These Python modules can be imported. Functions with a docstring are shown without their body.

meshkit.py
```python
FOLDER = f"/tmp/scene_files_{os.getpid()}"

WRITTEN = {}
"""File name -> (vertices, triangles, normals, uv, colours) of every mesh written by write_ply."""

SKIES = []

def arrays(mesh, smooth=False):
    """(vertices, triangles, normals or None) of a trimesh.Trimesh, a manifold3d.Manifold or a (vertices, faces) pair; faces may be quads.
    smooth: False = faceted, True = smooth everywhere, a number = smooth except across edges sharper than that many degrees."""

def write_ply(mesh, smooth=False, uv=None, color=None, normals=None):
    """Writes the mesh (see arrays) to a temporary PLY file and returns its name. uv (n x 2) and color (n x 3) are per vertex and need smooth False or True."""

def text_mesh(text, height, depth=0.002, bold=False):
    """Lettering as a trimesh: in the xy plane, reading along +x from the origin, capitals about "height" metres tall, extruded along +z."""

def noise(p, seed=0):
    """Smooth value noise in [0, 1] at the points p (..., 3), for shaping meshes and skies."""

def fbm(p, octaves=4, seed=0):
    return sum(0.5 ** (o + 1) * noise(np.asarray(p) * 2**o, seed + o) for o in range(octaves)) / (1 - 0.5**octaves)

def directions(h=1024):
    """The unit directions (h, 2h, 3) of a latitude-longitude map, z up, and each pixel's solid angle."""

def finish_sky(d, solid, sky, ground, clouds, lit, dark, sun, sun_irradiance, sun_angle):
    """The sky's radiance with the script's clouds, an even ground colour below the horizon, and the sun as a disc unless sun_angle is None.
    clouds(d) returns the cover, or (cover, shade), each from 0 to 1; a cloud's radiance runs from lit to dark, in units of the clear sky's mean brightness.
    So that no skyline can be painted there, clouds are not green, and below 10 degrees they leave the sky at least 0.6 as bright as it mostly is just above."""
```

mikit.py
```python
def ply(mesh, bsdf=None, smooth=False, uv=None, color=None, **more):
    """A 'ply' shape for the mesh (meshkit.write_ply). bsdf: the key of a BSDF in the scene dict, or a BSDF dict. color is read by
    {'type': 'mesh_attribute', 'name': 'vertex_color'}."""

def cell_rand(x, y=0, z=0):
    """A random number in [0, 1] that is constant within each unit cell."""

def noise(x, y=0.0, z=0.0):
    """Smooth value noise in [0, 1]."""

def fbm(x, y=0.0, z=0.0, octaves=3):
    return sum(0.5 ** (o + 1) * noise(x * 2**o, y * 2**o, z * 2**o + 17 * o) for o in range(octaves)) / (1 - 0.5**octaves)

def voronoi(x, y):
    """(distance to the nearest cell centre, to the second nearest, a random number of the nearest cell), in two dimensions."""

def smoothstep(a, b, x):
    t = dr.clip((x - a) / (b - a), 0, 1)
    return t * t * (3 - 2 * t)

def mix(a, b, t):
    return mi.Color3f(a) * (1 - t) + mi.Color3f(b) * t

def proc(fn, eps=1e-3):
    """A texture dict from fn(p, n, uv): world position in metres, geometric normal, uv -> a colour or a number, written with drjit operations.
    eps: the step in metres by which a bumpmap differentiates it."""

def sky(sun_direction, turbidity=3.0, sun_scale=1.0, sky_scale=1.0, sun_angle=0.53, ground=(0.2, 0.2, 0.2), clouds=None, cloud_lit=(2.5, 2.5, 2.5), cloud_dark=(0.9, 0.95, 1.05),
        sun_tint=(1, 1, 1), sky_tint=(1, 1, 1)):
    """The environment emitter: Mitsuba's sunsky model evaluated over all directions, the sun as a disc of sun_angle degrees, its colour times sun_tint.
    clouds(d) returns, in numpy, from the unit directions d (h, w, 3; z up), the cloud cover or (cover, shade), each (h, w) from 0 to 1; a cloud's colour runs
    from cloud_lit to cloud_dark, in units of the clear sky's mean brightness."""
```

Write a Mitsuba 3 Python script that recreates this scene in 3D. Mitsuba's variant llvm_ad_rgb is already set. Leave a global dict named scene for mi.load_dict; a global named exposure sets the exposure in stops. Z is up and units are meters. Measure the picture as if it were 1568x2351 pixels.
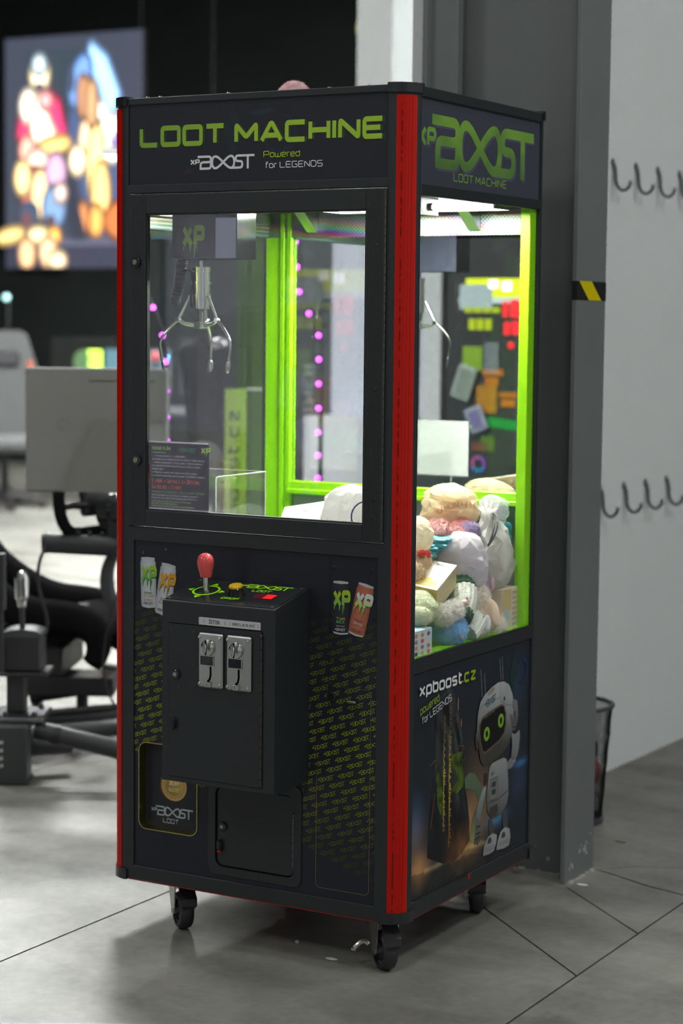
import math, random, re
import numpy as np, trimesh, mitsuba as mi, mikit, meshkit
import drjit as dr
from shapely.geometry import Polygon, LineString, Point, box as sbox, MultiPolygon
from shapely.ops import unary_union
from shapely import affinity
from mikit import proc, noise, fbm, smoothstep, mix

T = mi.ScalarTransform4f
rng = np.random.default_rng(7)
random.seed(7)
scene, labels = {}, {}

# ------------------------------------------------------------------ camera, light, exposure
CAM = np.array([2.83476, -3.86064, 1.44584])
YAW, PITCH, ROLL = -0.51922, -0.09333, 0.01046
FWD = np.array([math.sin(YAW) * math.cos(PITCH), math.cos(YAW) * math.cos(PITCH), math.sin(PITCH)])
RGT = np.array([math.cos(YAW), -math.sin(YAW), 0.0])
UPV = np.cross(RGT, FWD)
UPV = math.cos(ROLL) * UPV - math.sin(ROLL) * RGT
scene['camera'] = {'type': 'thinlens', 'fov': math.degrees(2 * math.atan(784 / 4669.4)), 'fov_axis': 'x',
                   'aperture_radius': 0.0125, 'focus_distance': 4.42, 'near_clip': 0.05, 'far_clip': 100.0,
                   'to_world': T().look_at(origin=CAM.tolist(), target=(CAM + FWD).tolist(), up=UPV.tolist())}
exposure = 0.0
# ceiling luminaires: (x, y, half x, half y, z, radiance)
CEILING_LAMPS = [(2.05, -1.5, .30, .30, 5.2, 36), (4.0, .03, .30, .30, 5.2, 50), (4.2, 3.6, .30, .30, 5.2, 74), (5.4, -2.6, .30, .30, 5.2, 36),
                 (-1.6, -1.6, .30, .30, 5.2, 20), (-3.4, -4.6, .45, .45, 5.2, 30), (1.6, -5.6, .45, .45, 5.2, 30),
                 (-3.0, 4.4, .60, .40, 4.6, 165), (-5.4, 6.2, .60, .40, 4.6, 130), (-1.3, 6.2, .60, .40, 4.6, 80), (-2.6, 1.3, .40, .30, 4.6, 40), (-6.4, 2.2, .60, .40, 4.6, 50),
                 (-6.6, 9.9, .50, .30, 2.75, 110)]

# ------------------------------------------------------------------ helpers
def lin(r, g, b):
    f = lambda c: (c / 255) / 12.92 if c <= 10 else (((c / 255) + 0.055) / 1.055) ** 2.4
    return (f(r), f(g), f(b))

VC = {'type': 'mesh_attribute', 'name': 'vertex_color'}
def principled(**k):
    return {'type': 'twosided', 'b': {'type': 'principled', **k}}
MAT = {
    'matte': {'type': 'twosided', 'b': {'type': 'diffuse', 'reflectance': VC}},
    'satin': principled(base_color=VC, roughness=0.45, specular=0.5),
    'gloss': principled(base_color=VC, roughness=0.14, specular=0.5),
    'print': principled(base_color=VC, roughness=0.42, specular=0.25),
    'metal': principled(base_color=VC, roughness=0.3, metallic=1.0),
    'chrome': principled(base_color=VC, roughness=0.09, metallic=1.0),
    'fur': principled(base_color=VC, roughness=0.95, specular=0.1, sheen=0.6),
    'glass': {'type': 'thindielectric', 'int_ior': 1.5},
    'mirror': {'type': 'conductor', 'material': 'none', 'specular_reflectance': {'type': 'rgb', 'value': [.78, .81, .82]}},
    'film': {'type': 'blendbsdf', 'weight': 0.88, 'a': {'type': 'null'},
             'b': {'type': 'principledthin', 'base_color': VC, 'roughness': 0.35, 'diff_trans': 0.9, 'spec_trans': 0.0}},
    'clearfilm': {'type': 'blendbsdf', 'weight': 0.52, 'a': {'type': 'null'},
                  'b': {'type': 'principledthin', 'base_color': VC, 'roughness': 0.2, 'diff_trans': 0.9, 'spec_trans': 0.0}},
}
scene.update(MAT)

def add(key, mesh, mat='satin', color=None, smooth=False, emit=None, weight=.15, **more):
    """One entry of the scene; a taken key gets the next three-digit number."""
    lv = key.split('__')
    if len(lv) > 3: key = '__'.join(lv[:2] + ['_'.join([re.sub(r'_\d{3}$', '', q) for q in lv[2:]])])
    if key in scene:
        n = 1
        while f'{key}_{n:03d}' in scene: n += 1
        key = f'{key}_{n:03d}'
    if isinstance(mesh, list): mesh = cat(mesh)
    v, f, n = meshkit.arrays(mesh, smooth)
    if color is None: color = (.5, .5, .5)
    c = np.asarray(color(v) if callable(color) else color, float)
    if c.ndim == 1: c = np.tile(c, (len(v), 1))
    path = meshkit.write_ply((v, f), False, None, np.clip(c, 0, 1), normals=n)
    d = {'type': 'ply', 'filename': path, 'face_normals': n is None, 'bsdf': {'type': 'ref', 'id': mat}, **more}
    if emit is not None: d['emitter'] = {'type': 'area', 'sampling_weight': float(weight), 'radiance': {'type': 'rgb', 'value': list(map(float, emit))}}
    scene[key] = d
    return key

def tag(key, label=None, cat_=None, group=None, kind=None):
    d = labels.setdefault(key, {})
    if label: d['label'] = label
    if cat_: d['category'] = cat_
    if group: d['group'] = group
    if kind: d['kind'] = kind
    return key

def cat(ms): return trimesh.util.concatenate([m for m in ms if m is not None])

def box(x0, x1, y0, y1, z0, z1, c=0.0):
    """A box with chamfered edges."""
    x0, x1 = sorted((x0, x1)); y0, y1 = sorted((y0, y1)); z0, z1 = sorted((z0, z1))
    if c <= 0:
        m = trimesh.creation.box(extents=(x1 - x0, y1 - y0, z1 - z0))
        m.apply_translation(((x0 + x1) / 2, (y0 + y1) / 2, (z0 + z1) / 2))
        return m
    c = min(c, (x1 - x0) * .45, (y1 - y0) * .45, (z1 - z0) * .45)
    P = []
    for X, sx in ((x0, 1), (x1, -1)):
        for Y, sy in ((y0, 1), (y1, -1)):
            for Z, sz in ((z0, 1), (z1, -1)):
                P += [(X, Y + sy * c, Z + sz * c), (X + sx * c, Y, Z + sz * c), (X + sx * c, Y + sy * c, Z)]
    return trimesh.convex.convex_hull(np.array(P))

def frame(mesh, o, ex, ey):
    ex, ey = np.asarray(ex, float), np.asarray(ey, float)
    M = np.eye(4); M[:3, 0], M[:3, 1], M[:3, 2], M[:3, 3] = ex, ey, np.cross(ex, ey), o
    m = mesh.copy(); m.apply_transform(M)
    return m
def on_front(mesh, x=0, z=0, y=0): return frame(mesh, (x, y, z), (1, 0, 0), (0, 0, 1))
def on_side(mesh, y=0, z=0, x=0): return frame(mesh, (x, y, z), (0, 1, 0), (0, 0, 1))
def polys(g):
    if g.is_empty: return []
    return [p for p in getattr(g, 'geoms', [g]) if p.geom_type == 'Polygon' and p.area > 1e-9]
def ext(g, h):
    ms = [trimesh.creation.extrude_polygon(p, h, engine='earcut') for p in polys(g)]
    return cat(ms) if ms else None
def rrect(x0, y0, x1, y1, r=.01): return sbox(x0 + r, y0 + r, x1 - r, y1 - r).buffer(r, quad_segs=5)

def tube(pts, r, n=10, closed=False):
    p = np.asarray(pts, float); r = np.broadcast_to(r, (len(p),))
    t = np.gradient(p, axis=0) if not closed else np.roll(p, -1, 0) - np.roll(p, 1, 0)
    t /= np.linalg.norm(t, axis=1, keepdims=True) + 1e-12
    a = np.zeros_like(p)
    u = np.cross(t[0], (0, 0, 1.) if abs(t[0][2]) < .9 else (1., 0, 0)); u /= np.linalg.norm(u)
    for i in range(len(p)):
        u = u - t[i] * (u @ t[i]); u /= np.linalg.norm(u) + 1e-12; a[i] = u
    b = np.cross(t, a); g = np.arange(n) * 2 * np.pi / n
    v = p[:, None] + r[:, None, None] * (np.cos(g)[None, :, None] * a[:, None] + np.sin(g)[None, :, None] * b[:, None])
    f = []
    m = len(p)
    for i in range(m if closed else m - 1):
        k = (i + 1) % m
        for j in range(n):
            l = (j + 1) % n
            f += [(i * n + j, i * n + l, k * n + l), (i * n + j, k * n + l, k * n + j)]
    v = v.reshape(-1, 3)
    if not closed:
        v = np.vstack([v, p[0], p[-1]])
        for j in range(n):
            l = (j + 1) % n
            f += [(m * n, l, j), (m * n + 1, (m - 1) * n + j, (m - 1) * n + l)]
    return trimesh.Trimesh(v, f, process=False)

def bez(pts, n=24):
    """A smooth curve through the points."""
    p = np.asarray(pts, float); d = np.r_[0, np.cumsum(np.linalg.norm(np.diff(p, axis=0), axis=1))]
    from scipy.interpolate import PchipInterpolator, CubicSpline
    return CubicSpline(d, p)(np.linspace(0, d[-1], n))

def lathe(prof, n=28):
    """prof: (radius, z) pairs from bottom to top."""
    m = trimesh.creation.revolve(np.array([(max(r, 1e-5), z) for r, z in prof]), sections=n)
    return m
def cyl(r, z0, z1, n=24, c=0.0):
    if c: return lathe([(0, z0), (r - c, z0), (r, z0 + c), (r, z1 - c), (r - c, z1), (0, z1)], n)
    return lathe([(0, z0), (r, z0), (r, z1), (0, z1)], n)
def turn(mesh, axis='x', deg=90, at=(0, 0, 0)):
    ax = {'x': (1, 0, 0), 'y': (0, 1, 0), 'z': (0, 0, 1)}[axis]
    m = mesh.copy(); m.apply_transform(trimesh.transformations.rotation_matrix(math.radians(deg), ax)); m.apply_translation(at)
    return m
def front_disc(r, x, z, y0, depth, n=24, c=0.001):
    """A round boss that stands out of the front plane y=y0 by depth."""
    return turn(cyl(r, 0, depth, n, c), 'x', 90, (x, y0, z))

# ---- stroke lettering (square techno face), as flat shapes
def fillet(path, r):
    p = [np.array(q, float) for q in path]
    closed = len(p) > 2 and np.allclose(p[0], p[-1])
    out = []
    idx = range(len(p) - 1) if closed else range(len(p))
    for i in idx:
        if not closed and i in (0, len(p) - 1): out.append(p[i]); continue
        a, b, c = p[i - 1] if i else p[-2], p[i], p[i + 1]
        la, lc = np.linalg.norm(a - b), np.linalg.norm(c - b)
        k = min(r, la * .5, lc * .5)
        q0, q1 = b + (a - b) / la * k, b + (c - b) / lc * k
        for s in np.linspace(0, 1, 5): out.append((1 - s) ** 2 * q0 + 2 * s * (1 - s) * b + s * s * q1)
    if closed: out.append(out[0])
    return out
G = {  # width, strokes on a unit-high grid
    'L': (.95, [[(0, 1), (0, 0), (.95, 0)]]), 'O': (1, [[(0, 0), (1, 0), (1, 1), (0, 1), (0, 0)]]),
    'T': (1, [[(0, 1), (1, 1)], [(.5, 1), (.5, 0)]]), 'M': (1.15, [[(0, 0), (0, 1), (.575, .25), (1.15, 1), (1.15, 0)]]),
    'A': (1.1, [[(0, 0), (.5, 1), (.6, 1), (1.1, 0)], [(.22, .3), (.88, .3)]]), 'C': (1, [[(1, 1), (0, 1), (0, 0), (1, 0)]]),
    'H': (1, [[(0, 1), (0, 0)], [(1, 1), (1, 0)], [(0, .5), (1, .5)]]), 'I': (.0, [[(0, 0), (0, 1)]]),
    'N': (1, [[(0, 0), (0, 1), (1, 0), (1, 1)]]), 'E': (.95, [[(.95, 1), (0, 1), (0, 0), (.95, 0)], [(0, .5), (.85, .5)]]),
    'D': (1, [[(0, 0), (.8, 0), (1, .2), (1, .8), (.8, 1), (0, 1), (0, 0)]]), 'R': (1, [[(0, 0), (0, 1), (1, 1), (1, .42), (0, .42)], [(.5, .42), (1, 0)]]),
    'P': (1, [[(0, 0), (0, 1), (1, 1), (1, .42), (0, .42)]]), 'G': (1, [[(1, 1), (0, 1), (0, 0), (1, 0), (1, .5), (.55, .5)]]),
    'S': (.95, [[(.95, 1), (0, 1), (0, .5), (.95, .5), (.95, 0), (0, 0)]]), 'X': (1, [[(0, 0), (1, 1)], [(0, 1), (1, 0)]]),
    'Y': (1, [[(0, 1), (.5, .45), (1, 1)], [(.5, .45), (.5, 0)]]), 'W': (1.3, [[(0, 1), (.3, 0), (.65, .8), (1, 0), (1.3, 1)]]),
    'B': (1, [[(0, 0), (0, 1), (1, 1), (1, 0), (0, 0)], [(0, .5), (1, .5)]]), 'Z': (1, [[(0, 1), (1, 1), (0, 0), (1, 0)]]),
    'o': (.72, [[(0, 0), (.72, 0), (.72, .72), (0, .72), (0, 0)]]), 'w': (1, [[(0, .72), (0, 0), (1, 0), (1, .72)], [(.5, .6), (.5, 0)]]),
    'e': (.72, [[(0, .36), (.72, .36), (.72, .72), (0, .72), (0, 0), (.68, 0)]]), 'r': (.45, [[(0, 0), (0, .72), (.45, .72)]]),
    'd': (.72, [[(.72, 1), (.72, 0), (0, 0), (0, .72), (.72, .72)]]), 'f': (.5, [[(.5, 1), (.12, 1), (.12, 0)], [(0, .72), (.45, .72)]]),
    'x': (.72, [[(0, 0), (.72, .72)], [(0, .72), (.72, 0)]]), 'p': (.72, [[(0, -.3), (0, .72), (.72, .72), (.72, 0), (0, 0)]]),
    'b': (.72, [[(0, 1), (0, 0), (.72, 0), (.72, .72), (0, .72)]]), 's': (.66, [[(.66, .72), (0, .72), (0, .36), (.66, .36), (.66, 0), (0, 0)]]),
    't': (.5, [[(.12, 1), (.12, 0), (.5, 0)], [(0, .72), (.5, .72)]]), '.': (.0, [[(0, 0), (0, .14)]]),
    'c': (.66, [[(.66, .72), (0, .72), (0, 0), (.66, 0)]]), 'z': (.7, [[(0, .72), (.7, .72), (0, 0), (.7, 0)]]),
    'u': (.72, [[(0, .72), (0, 0), (.72, 0), (.72, .72)]]), 'i': (.0, [[(0, 0), (0, .72)], [(0, .93), (0, 1)]]),
    'a': (.72, [[(0, .72), (.72, .72), (.72, 0), (0, 0), (0, .4), (.72, .4)]]), 'h': (.72, [[(0, 1), (0, 0)], [(0, .72), (.72, .72), (.72, 0)]]),
}
def tech(text, h, t=.16, wide=1.0, gap=.34, r=.18, slant=0.0, fit=None):
    """Lettering with the baseline at y=0 from x=0, capitals h high; fit: total width."""
    shapes, x = [], t / 2
    for ch in text:
        if ch == ' ': x += .42 * wide; continue
        w, strokes = G[ch]
        for s in strokes:
            q = [(x + a * wide, t / 2 + b * (1 - t)) for a, b in s]
            shapes.append(LineString(fillet(q, r)).buffer(t / 2, cap_style='flat', join_style='mitre', mitre_limit=2.5, quad_segs=3))
        x += w * wide + gap
    g = unary_union(shapes)
    if slant: g = affinity.affine_transform(g, [1, slant, 0, 1, 0, 0])
    g = affinity.scale(g, h, h, origin=(0, 0))
    if fit:
        b = g.bounds; g = affinity.scale(affinity.translate(g, -b[0]), fit / (b[2] - b[0]), 1, origin=(0, 0))
    return g

def boost(t=.17, thin=False):
    """The wordmark: letters B, the two O as a loop, S and T; one high, 4.75 wide, with the small XP in front."""
    S = []
    def st(p, r=.2): S.append(LineString(fillet(p, r)).buffer(t / 2, cap_style='flat', join_style='round', quad_segs=4))
    st([(0, .915), (1.12, .915), (1.12, .53), (.25, .53), (.25, .0)], .2)
    st([(.17, .085), (1.12, .085), (1.12, .53)], .2)
    a = np.linspace(0, 2 * np.pi, 73)
    S.append(LineString(np.c_[2.15 + .93 * np.cos(a), .5 + .83 * np.sin(a) * np.cos(a)]).buffer(t / 2, quad_segs=3))
    st([(4.75, .915), (3.2, .915), (3.2, .53), (3.75, .53), (3.75, .085), (2.75, .085)], .2)
    st([(4.2, .915), (4.2, 0)], .1)
    g = unary_union(S)
    if not thin:
        xp = affinity.translate(tech('XP', .40, t=.24, wide=.72, gap=.3), -.62, .36)
        g = unary_union([g, xp.difference(g.buffer(.03))])
    return g.simplify(.006)
BOOST, BOOST_T, BOOST_W = boost(.16), boost(.13), boost(.205)
def put(g, x, y, s, sy=None, rot=0):
    g = affinity.scale(g, s, sy or s, origin=(0, 0))
    if rot: g = affinity.rotate(g, rot, origin=(0, 0))
    return affinity.translate(g, x, y)
def words(text, h, bold=False, fit=None, depth=.0004):
    m = meshkit.text_mesh(text, h, depth, bold)
    m.apply_translation((-m.bounds[0][0], 0, 0))
    if fit: m.apply_scale((fit / m.bounds[1][0], 1, 1))
    return m
def shift(m, x=0, y=0, z=0): m = m.copy(); m.apply_translation((x, y, z)); return m

BLACK = lin(32, 37, 41)        # black powder coat
BLACK2 = lin(33, 37, 42)
LIME = (.33, .80, .0)
PAINTGREY = lin(98, 106, 106)

# ------------------------------------------------------------------ the setting
floor_fn = lambda p, n, uv: floor_color(p)
def floor_color(p):
    big = fbm(p.x * 1.3 + 3, p.y * 1.3, 0.0, 4)
    mid = fbm(p.x * 6, p.y * 6, 2.0, 4)
    fine = fbm(p.x * 60, p.y * 60, 5.0, 2)
    streak = fbm(p.x * 2.2 + p.y * 9, p.y * 2.2 - p.x * 1.5, 9.0, 4)
    v = 0.135 + 0.09 * (big - .5) + .08 * (mid - .5) + .03 * (fine - .5) + .08 * (streak - .5)
    pale = smoothstep(.62, .78, fbm(p.x * 3.1 + 8, p.y * 3.1 + 2, 1.0, 4))
    v = v + .035 * pale
    stain = smoothstep(.60, .72, fbm(p.x * 2.3 + 40, p.y * 5.1 + 7, 3.0, 4))
    v = v * (1 - .14 * stain)
    return mi.Color3f(v * 1.03, v * 1.01, v * .92)
scene['concrete'] = principled(base_color=proc(floor_fn), roughness=proc(lambda p, n, uv: .34 + .22 * fbm(p.x * 4, p.y * 4, 7.0, 3)), specular=.5)
def wall_fn(p, n, uv):
    v = .74 + .05 * (fbm(p.x * 2, p.y * 2, p.z * 2, 3) - .5) + .02 * (noise(p.x * 90, p.y * 90, p.z * 90) - .5)
    return mi.Color3f(v * .97, v, v * 1.01)
scene['white_paint'] = {'type': 'twosided', 'b': {'type': 'diffuse', 'reflectance': proc(wall_fn)}}
def dark_fn(p, n, uv):
    v = .020 + .005 * (fbm(p.x * 3, p.y * 3, p.z * 3, 3) - .5)
    return mi.Color3f(v * .85, v * 1.02, v * 1.02)
scene['dark_paint'] = {'type': 'twosided', 'b': {'type': 'diffuse', 'reflectance': proc(dark_fn)}}
def steel_fn(p, n, uv):
    v = .150 + .02 * (fbm(p.x * 5, p.y * 5, p.z * 5, 3) - .5)
    chip = smoothstep(.70, .74, fbm(p.x * 40 + 5, p.y * 40, p.z * 30, 3)) * (1 - smoothstep(.02, .16, p.z))
    return mix(mi.Color3f(v * .92, v, v * 1.02), mi.Color3f(.42, .40, .36), chip)
scene['steel_paint'] = principled(base_color=proc(steel_fn), roughness=.5, specular=.4)

# floor: a slab cut by saw joints, over a dark bed
XF0, XF1, YF0, YF1 = -15.0, 7.0, -9.0, 12.4
joints = [[(x, YF0), (x, YF1)] for x in np.arange(-.045 - 1.153 * 3, 7, 1.153)] + [[(XF0, y), (XF1, y)] for y in (-3.4, 5.2, 9.4)]
joints += [[(1.108, .238), (.40, .88)], [(1.108, .607), (.80, .888)]]
slab = sbox(XF0, YF0, XF1, YF1).difference(unary_union([LineString(j).buffer(.0028, cap_style='flat') for j in joints]))
crack = [(.809, 1.084), (.86, 1.064), (.891, 1.05), (.93, 1.03), (.98, 1.008), (1.03, .995), (1.083, .978), (1.3, .95)]
slab = slab.difference(LineString(crack).buffer(.004)).difference(LineString([(.80, 1.093), (.88, 1.17), (.99, 1.228), (1.2, 1.3)]).buffer(.0016))
tag('floor', 'grey polished concrete floor with saw joints and cracks', kind='structure')
add('floor', shift(ext(sbox(XF0, YF0, XF1, YF1), .02), z=-.026), 'matte', (.07, .068, .06))
for g in polys(slab): add('floor__slab', shift(ext(g, .012), z=-.012), 'concrete')
CEIL = 5.4
add('ceiling', box(XF0, XF1, YF0, YF1, CEIL, CEIL + .1), 'matte', (.42, .43, .44)); tag('ceiling', kind='structure')
add('wall_back', box(XF0, XF1, YF1 - .05, YF1 + .1, 0, CEIL), 'dark_paint'); tag('wall_back', kind='structure')
add('wall_left', box(XF0 - .1, XF0, YF0, YF1, 0, CEIL), 'dark_paint'); tag('wall_left', kind='structure')
add('wall_front', box(XF0, XF1, YF0 - .1, YF0, 0, CEIL), 'white_paint'); tag('wall_front', kind='structure')
add('wall_far_right', box(XF1, XF1 + .1, YF0, YF1, 0, CEIL), 'white_paint'); tag('wall_far_right', kind='structure')
# the pale wall behind the steel column, running back; x = .30 + .03 y on its right face
wr = trimesh.convex.convex_hull(np.array([(x + .03 * y, y, z) for y in (1.16, 12.35) for x in (.14, .30) for z in (0, CEIL)]))
add('wall_right', wr, 'white_paint'); tag('wall_right', kind='structure')

for i, (x, y, hx, hy, z, L) in enumerate(CEILING_LAMPS):
    k = 'ceiling_lamp' if i == 0 else f'ceiling_lamp_{i:03d}'
    tag(k, 'flat rectangular ceiling lamp panel hung above the hall', 'lamp', 'ceiling lamps of the hall')
    add(k + '__housing', box(x - hx - .03, x + hx + .03, y - hy - .03, y + hy + .03, z + .012, z + .07, .005), 'satin', (.7, .7, .7))
    d = trimesh.Trimesh([(x - hx, y - hy, z), (x + hx, y - hy, z), (x + hx, y + hy, z), (x - hx, y + hy, z)], [(0, 2, 1), (0, 3, 2)], process=False)
    add(k + '__diffuser', d, 'matte', (.8, .8, .8), emit=(L, L * 1.02, L * .98), weight=4)
    for sx in (-1, 1): add(k + '__hanger', tube([(x + sx * hx * .7, y, z + .07), (x + sx * hx * .7, y, CEIL)], .0008, 5), 'satin', (.3, .3, .3))

# steel H-section column
tag('steel_column', 'grey painted steel H-section column behind the claw machine', 'column')
add('steel_column__flange', box(.772, .786, .908, 1.097, 0, CEIL, .002), 'steel_paint')
add('steel_column__flange', box(.336, .350, .908, 1.097, 0, CEIL, .002), 'steel_paint')
add('steel_column__web', box(.35, .772, .997, 1.008, 0, CEIL), 'steel_paint')
for sx in (.350, .772):
    w = Polygon([(0, 0), (.016, 0), (.007, .005), (.002, .014), (0, .016)])
    w = affinity.scale(w, 1 if sx < .5 else -1, -1, origin=(0, 0))
    add('steel_column__root_fillet', shift(ext(w, CEIL), sx, .997, 0), 'steel_paint')
# hazard tape round the column edge
tape_z0, tape_z1 = 1.5065, 1.5545
add('steel_column__hazard_tape', [box(.7862, .7868, .908, 1.097, tape_z0, tape_z1), box(.772, .7868, .9072, .908, tape_z0, tape_z1)], 'print', (.018, .018, .02))
labels['steel_column__hazard_tape'] = {'label': 'black and yellow striped tape round the column edge'}
st = [Polygon([(a, .048), (a + .08, .048), (a + .145, 0), (a + .065, 0)]) for a in (.012, .185)]
st = unary_union(st).intersection(sbox(0, 0, .189, .048))
add('steel_column__hazard_tape__stripe', on_side(ext(st, .0004), .908, tape_z0, .7868), 'print', (.62, .50, .0))
add('trim_1', box(.325, .428, .93, .965, 0, CEIL, .004), 'steel_paint'); tag('trim_1', kind='structure')
# mortar crumbs round the column foot
crumbs = []
for i in range(46):
    a = rng.random()
    c = (.789 + .006 * rng.random(), .905 + .19 * a, 0) if i % 2 else (.38 + .4 * a, .985 + .01 * rng.random(), 0)
    m = trimesh.creation.icosphere(subdivisions=0, radius=.004 + .004 * rng.random()); m.apply_scale((1.2, 1, .6)); m.apply_translation(c); crumbs.append(m)
add('mortar_crumbs', crumbs, 'matte', (.36, .35, .32)); tag('mortar_crumbs', 'pale mortar crumbs along the foot of the steel column', 'rubble', kind='stuff')

# white pillar far behind
tag('white_pillar', 'white square pillar rising behind the top of the claw machine', 'pillar')
add('white_pillar', box(-1.606, -1.431, 4.0, 4.32, 0, CEIL, .004), 'white_paint')

# coat hooks on the pale wall
def hook_mesh():
    p = bez([(0, 0, .045), (.006, 0, .03), (.010, 0, .0), (.016, 0, -.03), (.034, 0, -.044), (.052, 0, -.034), (.056, 0, -.014)], 22)
    return tube(p, np.linspace(.0062, .0056, 22), 8)
HK, PLT = hook_mesh(), turn(cyl(.011, 0, .006, 16, .001), 'y', 90)
def hook(y, z, n):
    k = 'coat_hook' if n == 0 else f'coat_hook_{n:03d}'
    x = .30 + .03 * y
    rows = 'upper' if z > 1.5 else 'lower'
    ordn = ['first', 'second', 'third', 'fourth'][n % 4]
    tag(k, f'grey metal J-shaped coat hook, {ordn} from the steel column in the {rows} row', 'coat hook', f'coat hooks in the {rows} row on the pale wall')
    q = HK.copy(); q.apply_transform(trimesh.transformations.rotation_matrix(math.radians(28), (0, 0, 1)))
    add(k + '__hook', shift(q, x + .002, y, z), 'metal', (.20, .21, .22), smooth=True)
    add(k + '__rosette', shift(PLT, x - .001, y, z + .043), 'metal', (.2, .21, .22), smooth=30)
for n, y in enumerate((2.145, 2.325, 2.505, 2.690)): hook(y, 1.909, n)
for n, y in enumerate((2.105, 2.290, 2.465, 2.645)): hook(y, .885, n + 4)

# wire waste bin behind the column
bx, by = .515, 1.55
tag('waste_bin', 'dark wire mesh waste bin standing behind the steel column', 'waste bin')
R0, R1, BH = .100, .125, .345
mesh = []
for i in range(96):
    for s in (1, -1):
        a0 = i * 2 * np.pi / 96
        tt = np.linspace(0, 1, 5)
        aa = a0 + s * tt * 1.2
        rr = R0 + (R1 - R0) * tt
        mesh.append(tube(np.c_[bx + rr * np.cos(aa), by + rr * np.sin(aa), .012 + tt * (BH - .012)], .0008, 3))
add('waste_bin__mesh_wall', mesh, 'metal', (.10, .11, .12)); tag('waste_bin__mesh_wall', kind='stuff')
g = np.linspace(0, 2 * np.pi, 41)[:-1]
add('waste_bin__rim', tube(np.c_[bx + R1 * np.cos(g), by + R1 * np.sin(g), 0 * g + BH], .0065, 8, True), 'satin', (.05, .055, .06), smooth=True)
add('waste_bin__base', shift(lathe([(0, 0), (R0 + .004, 0), (R0 + .006, .016), (R0, .018), (R0 - .004, .006), (0, .006)], 40), bx, by, 0), 'satin', (.05, .055, .06), smooth=30)
def litter(k, lab, cat_, m, c):
    add(k, m, 'satin', c, smooth=40); tag(k, lab, cat_)
litter('drink_can', 'green aluminium drink can lying low inside the mesh waste bin', 'can', turn(cyl(.026, 0, .10, 20, .004), 'x', 18, (bx + .05, by - .01, .035)), (.22, .36, .06))
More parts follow.
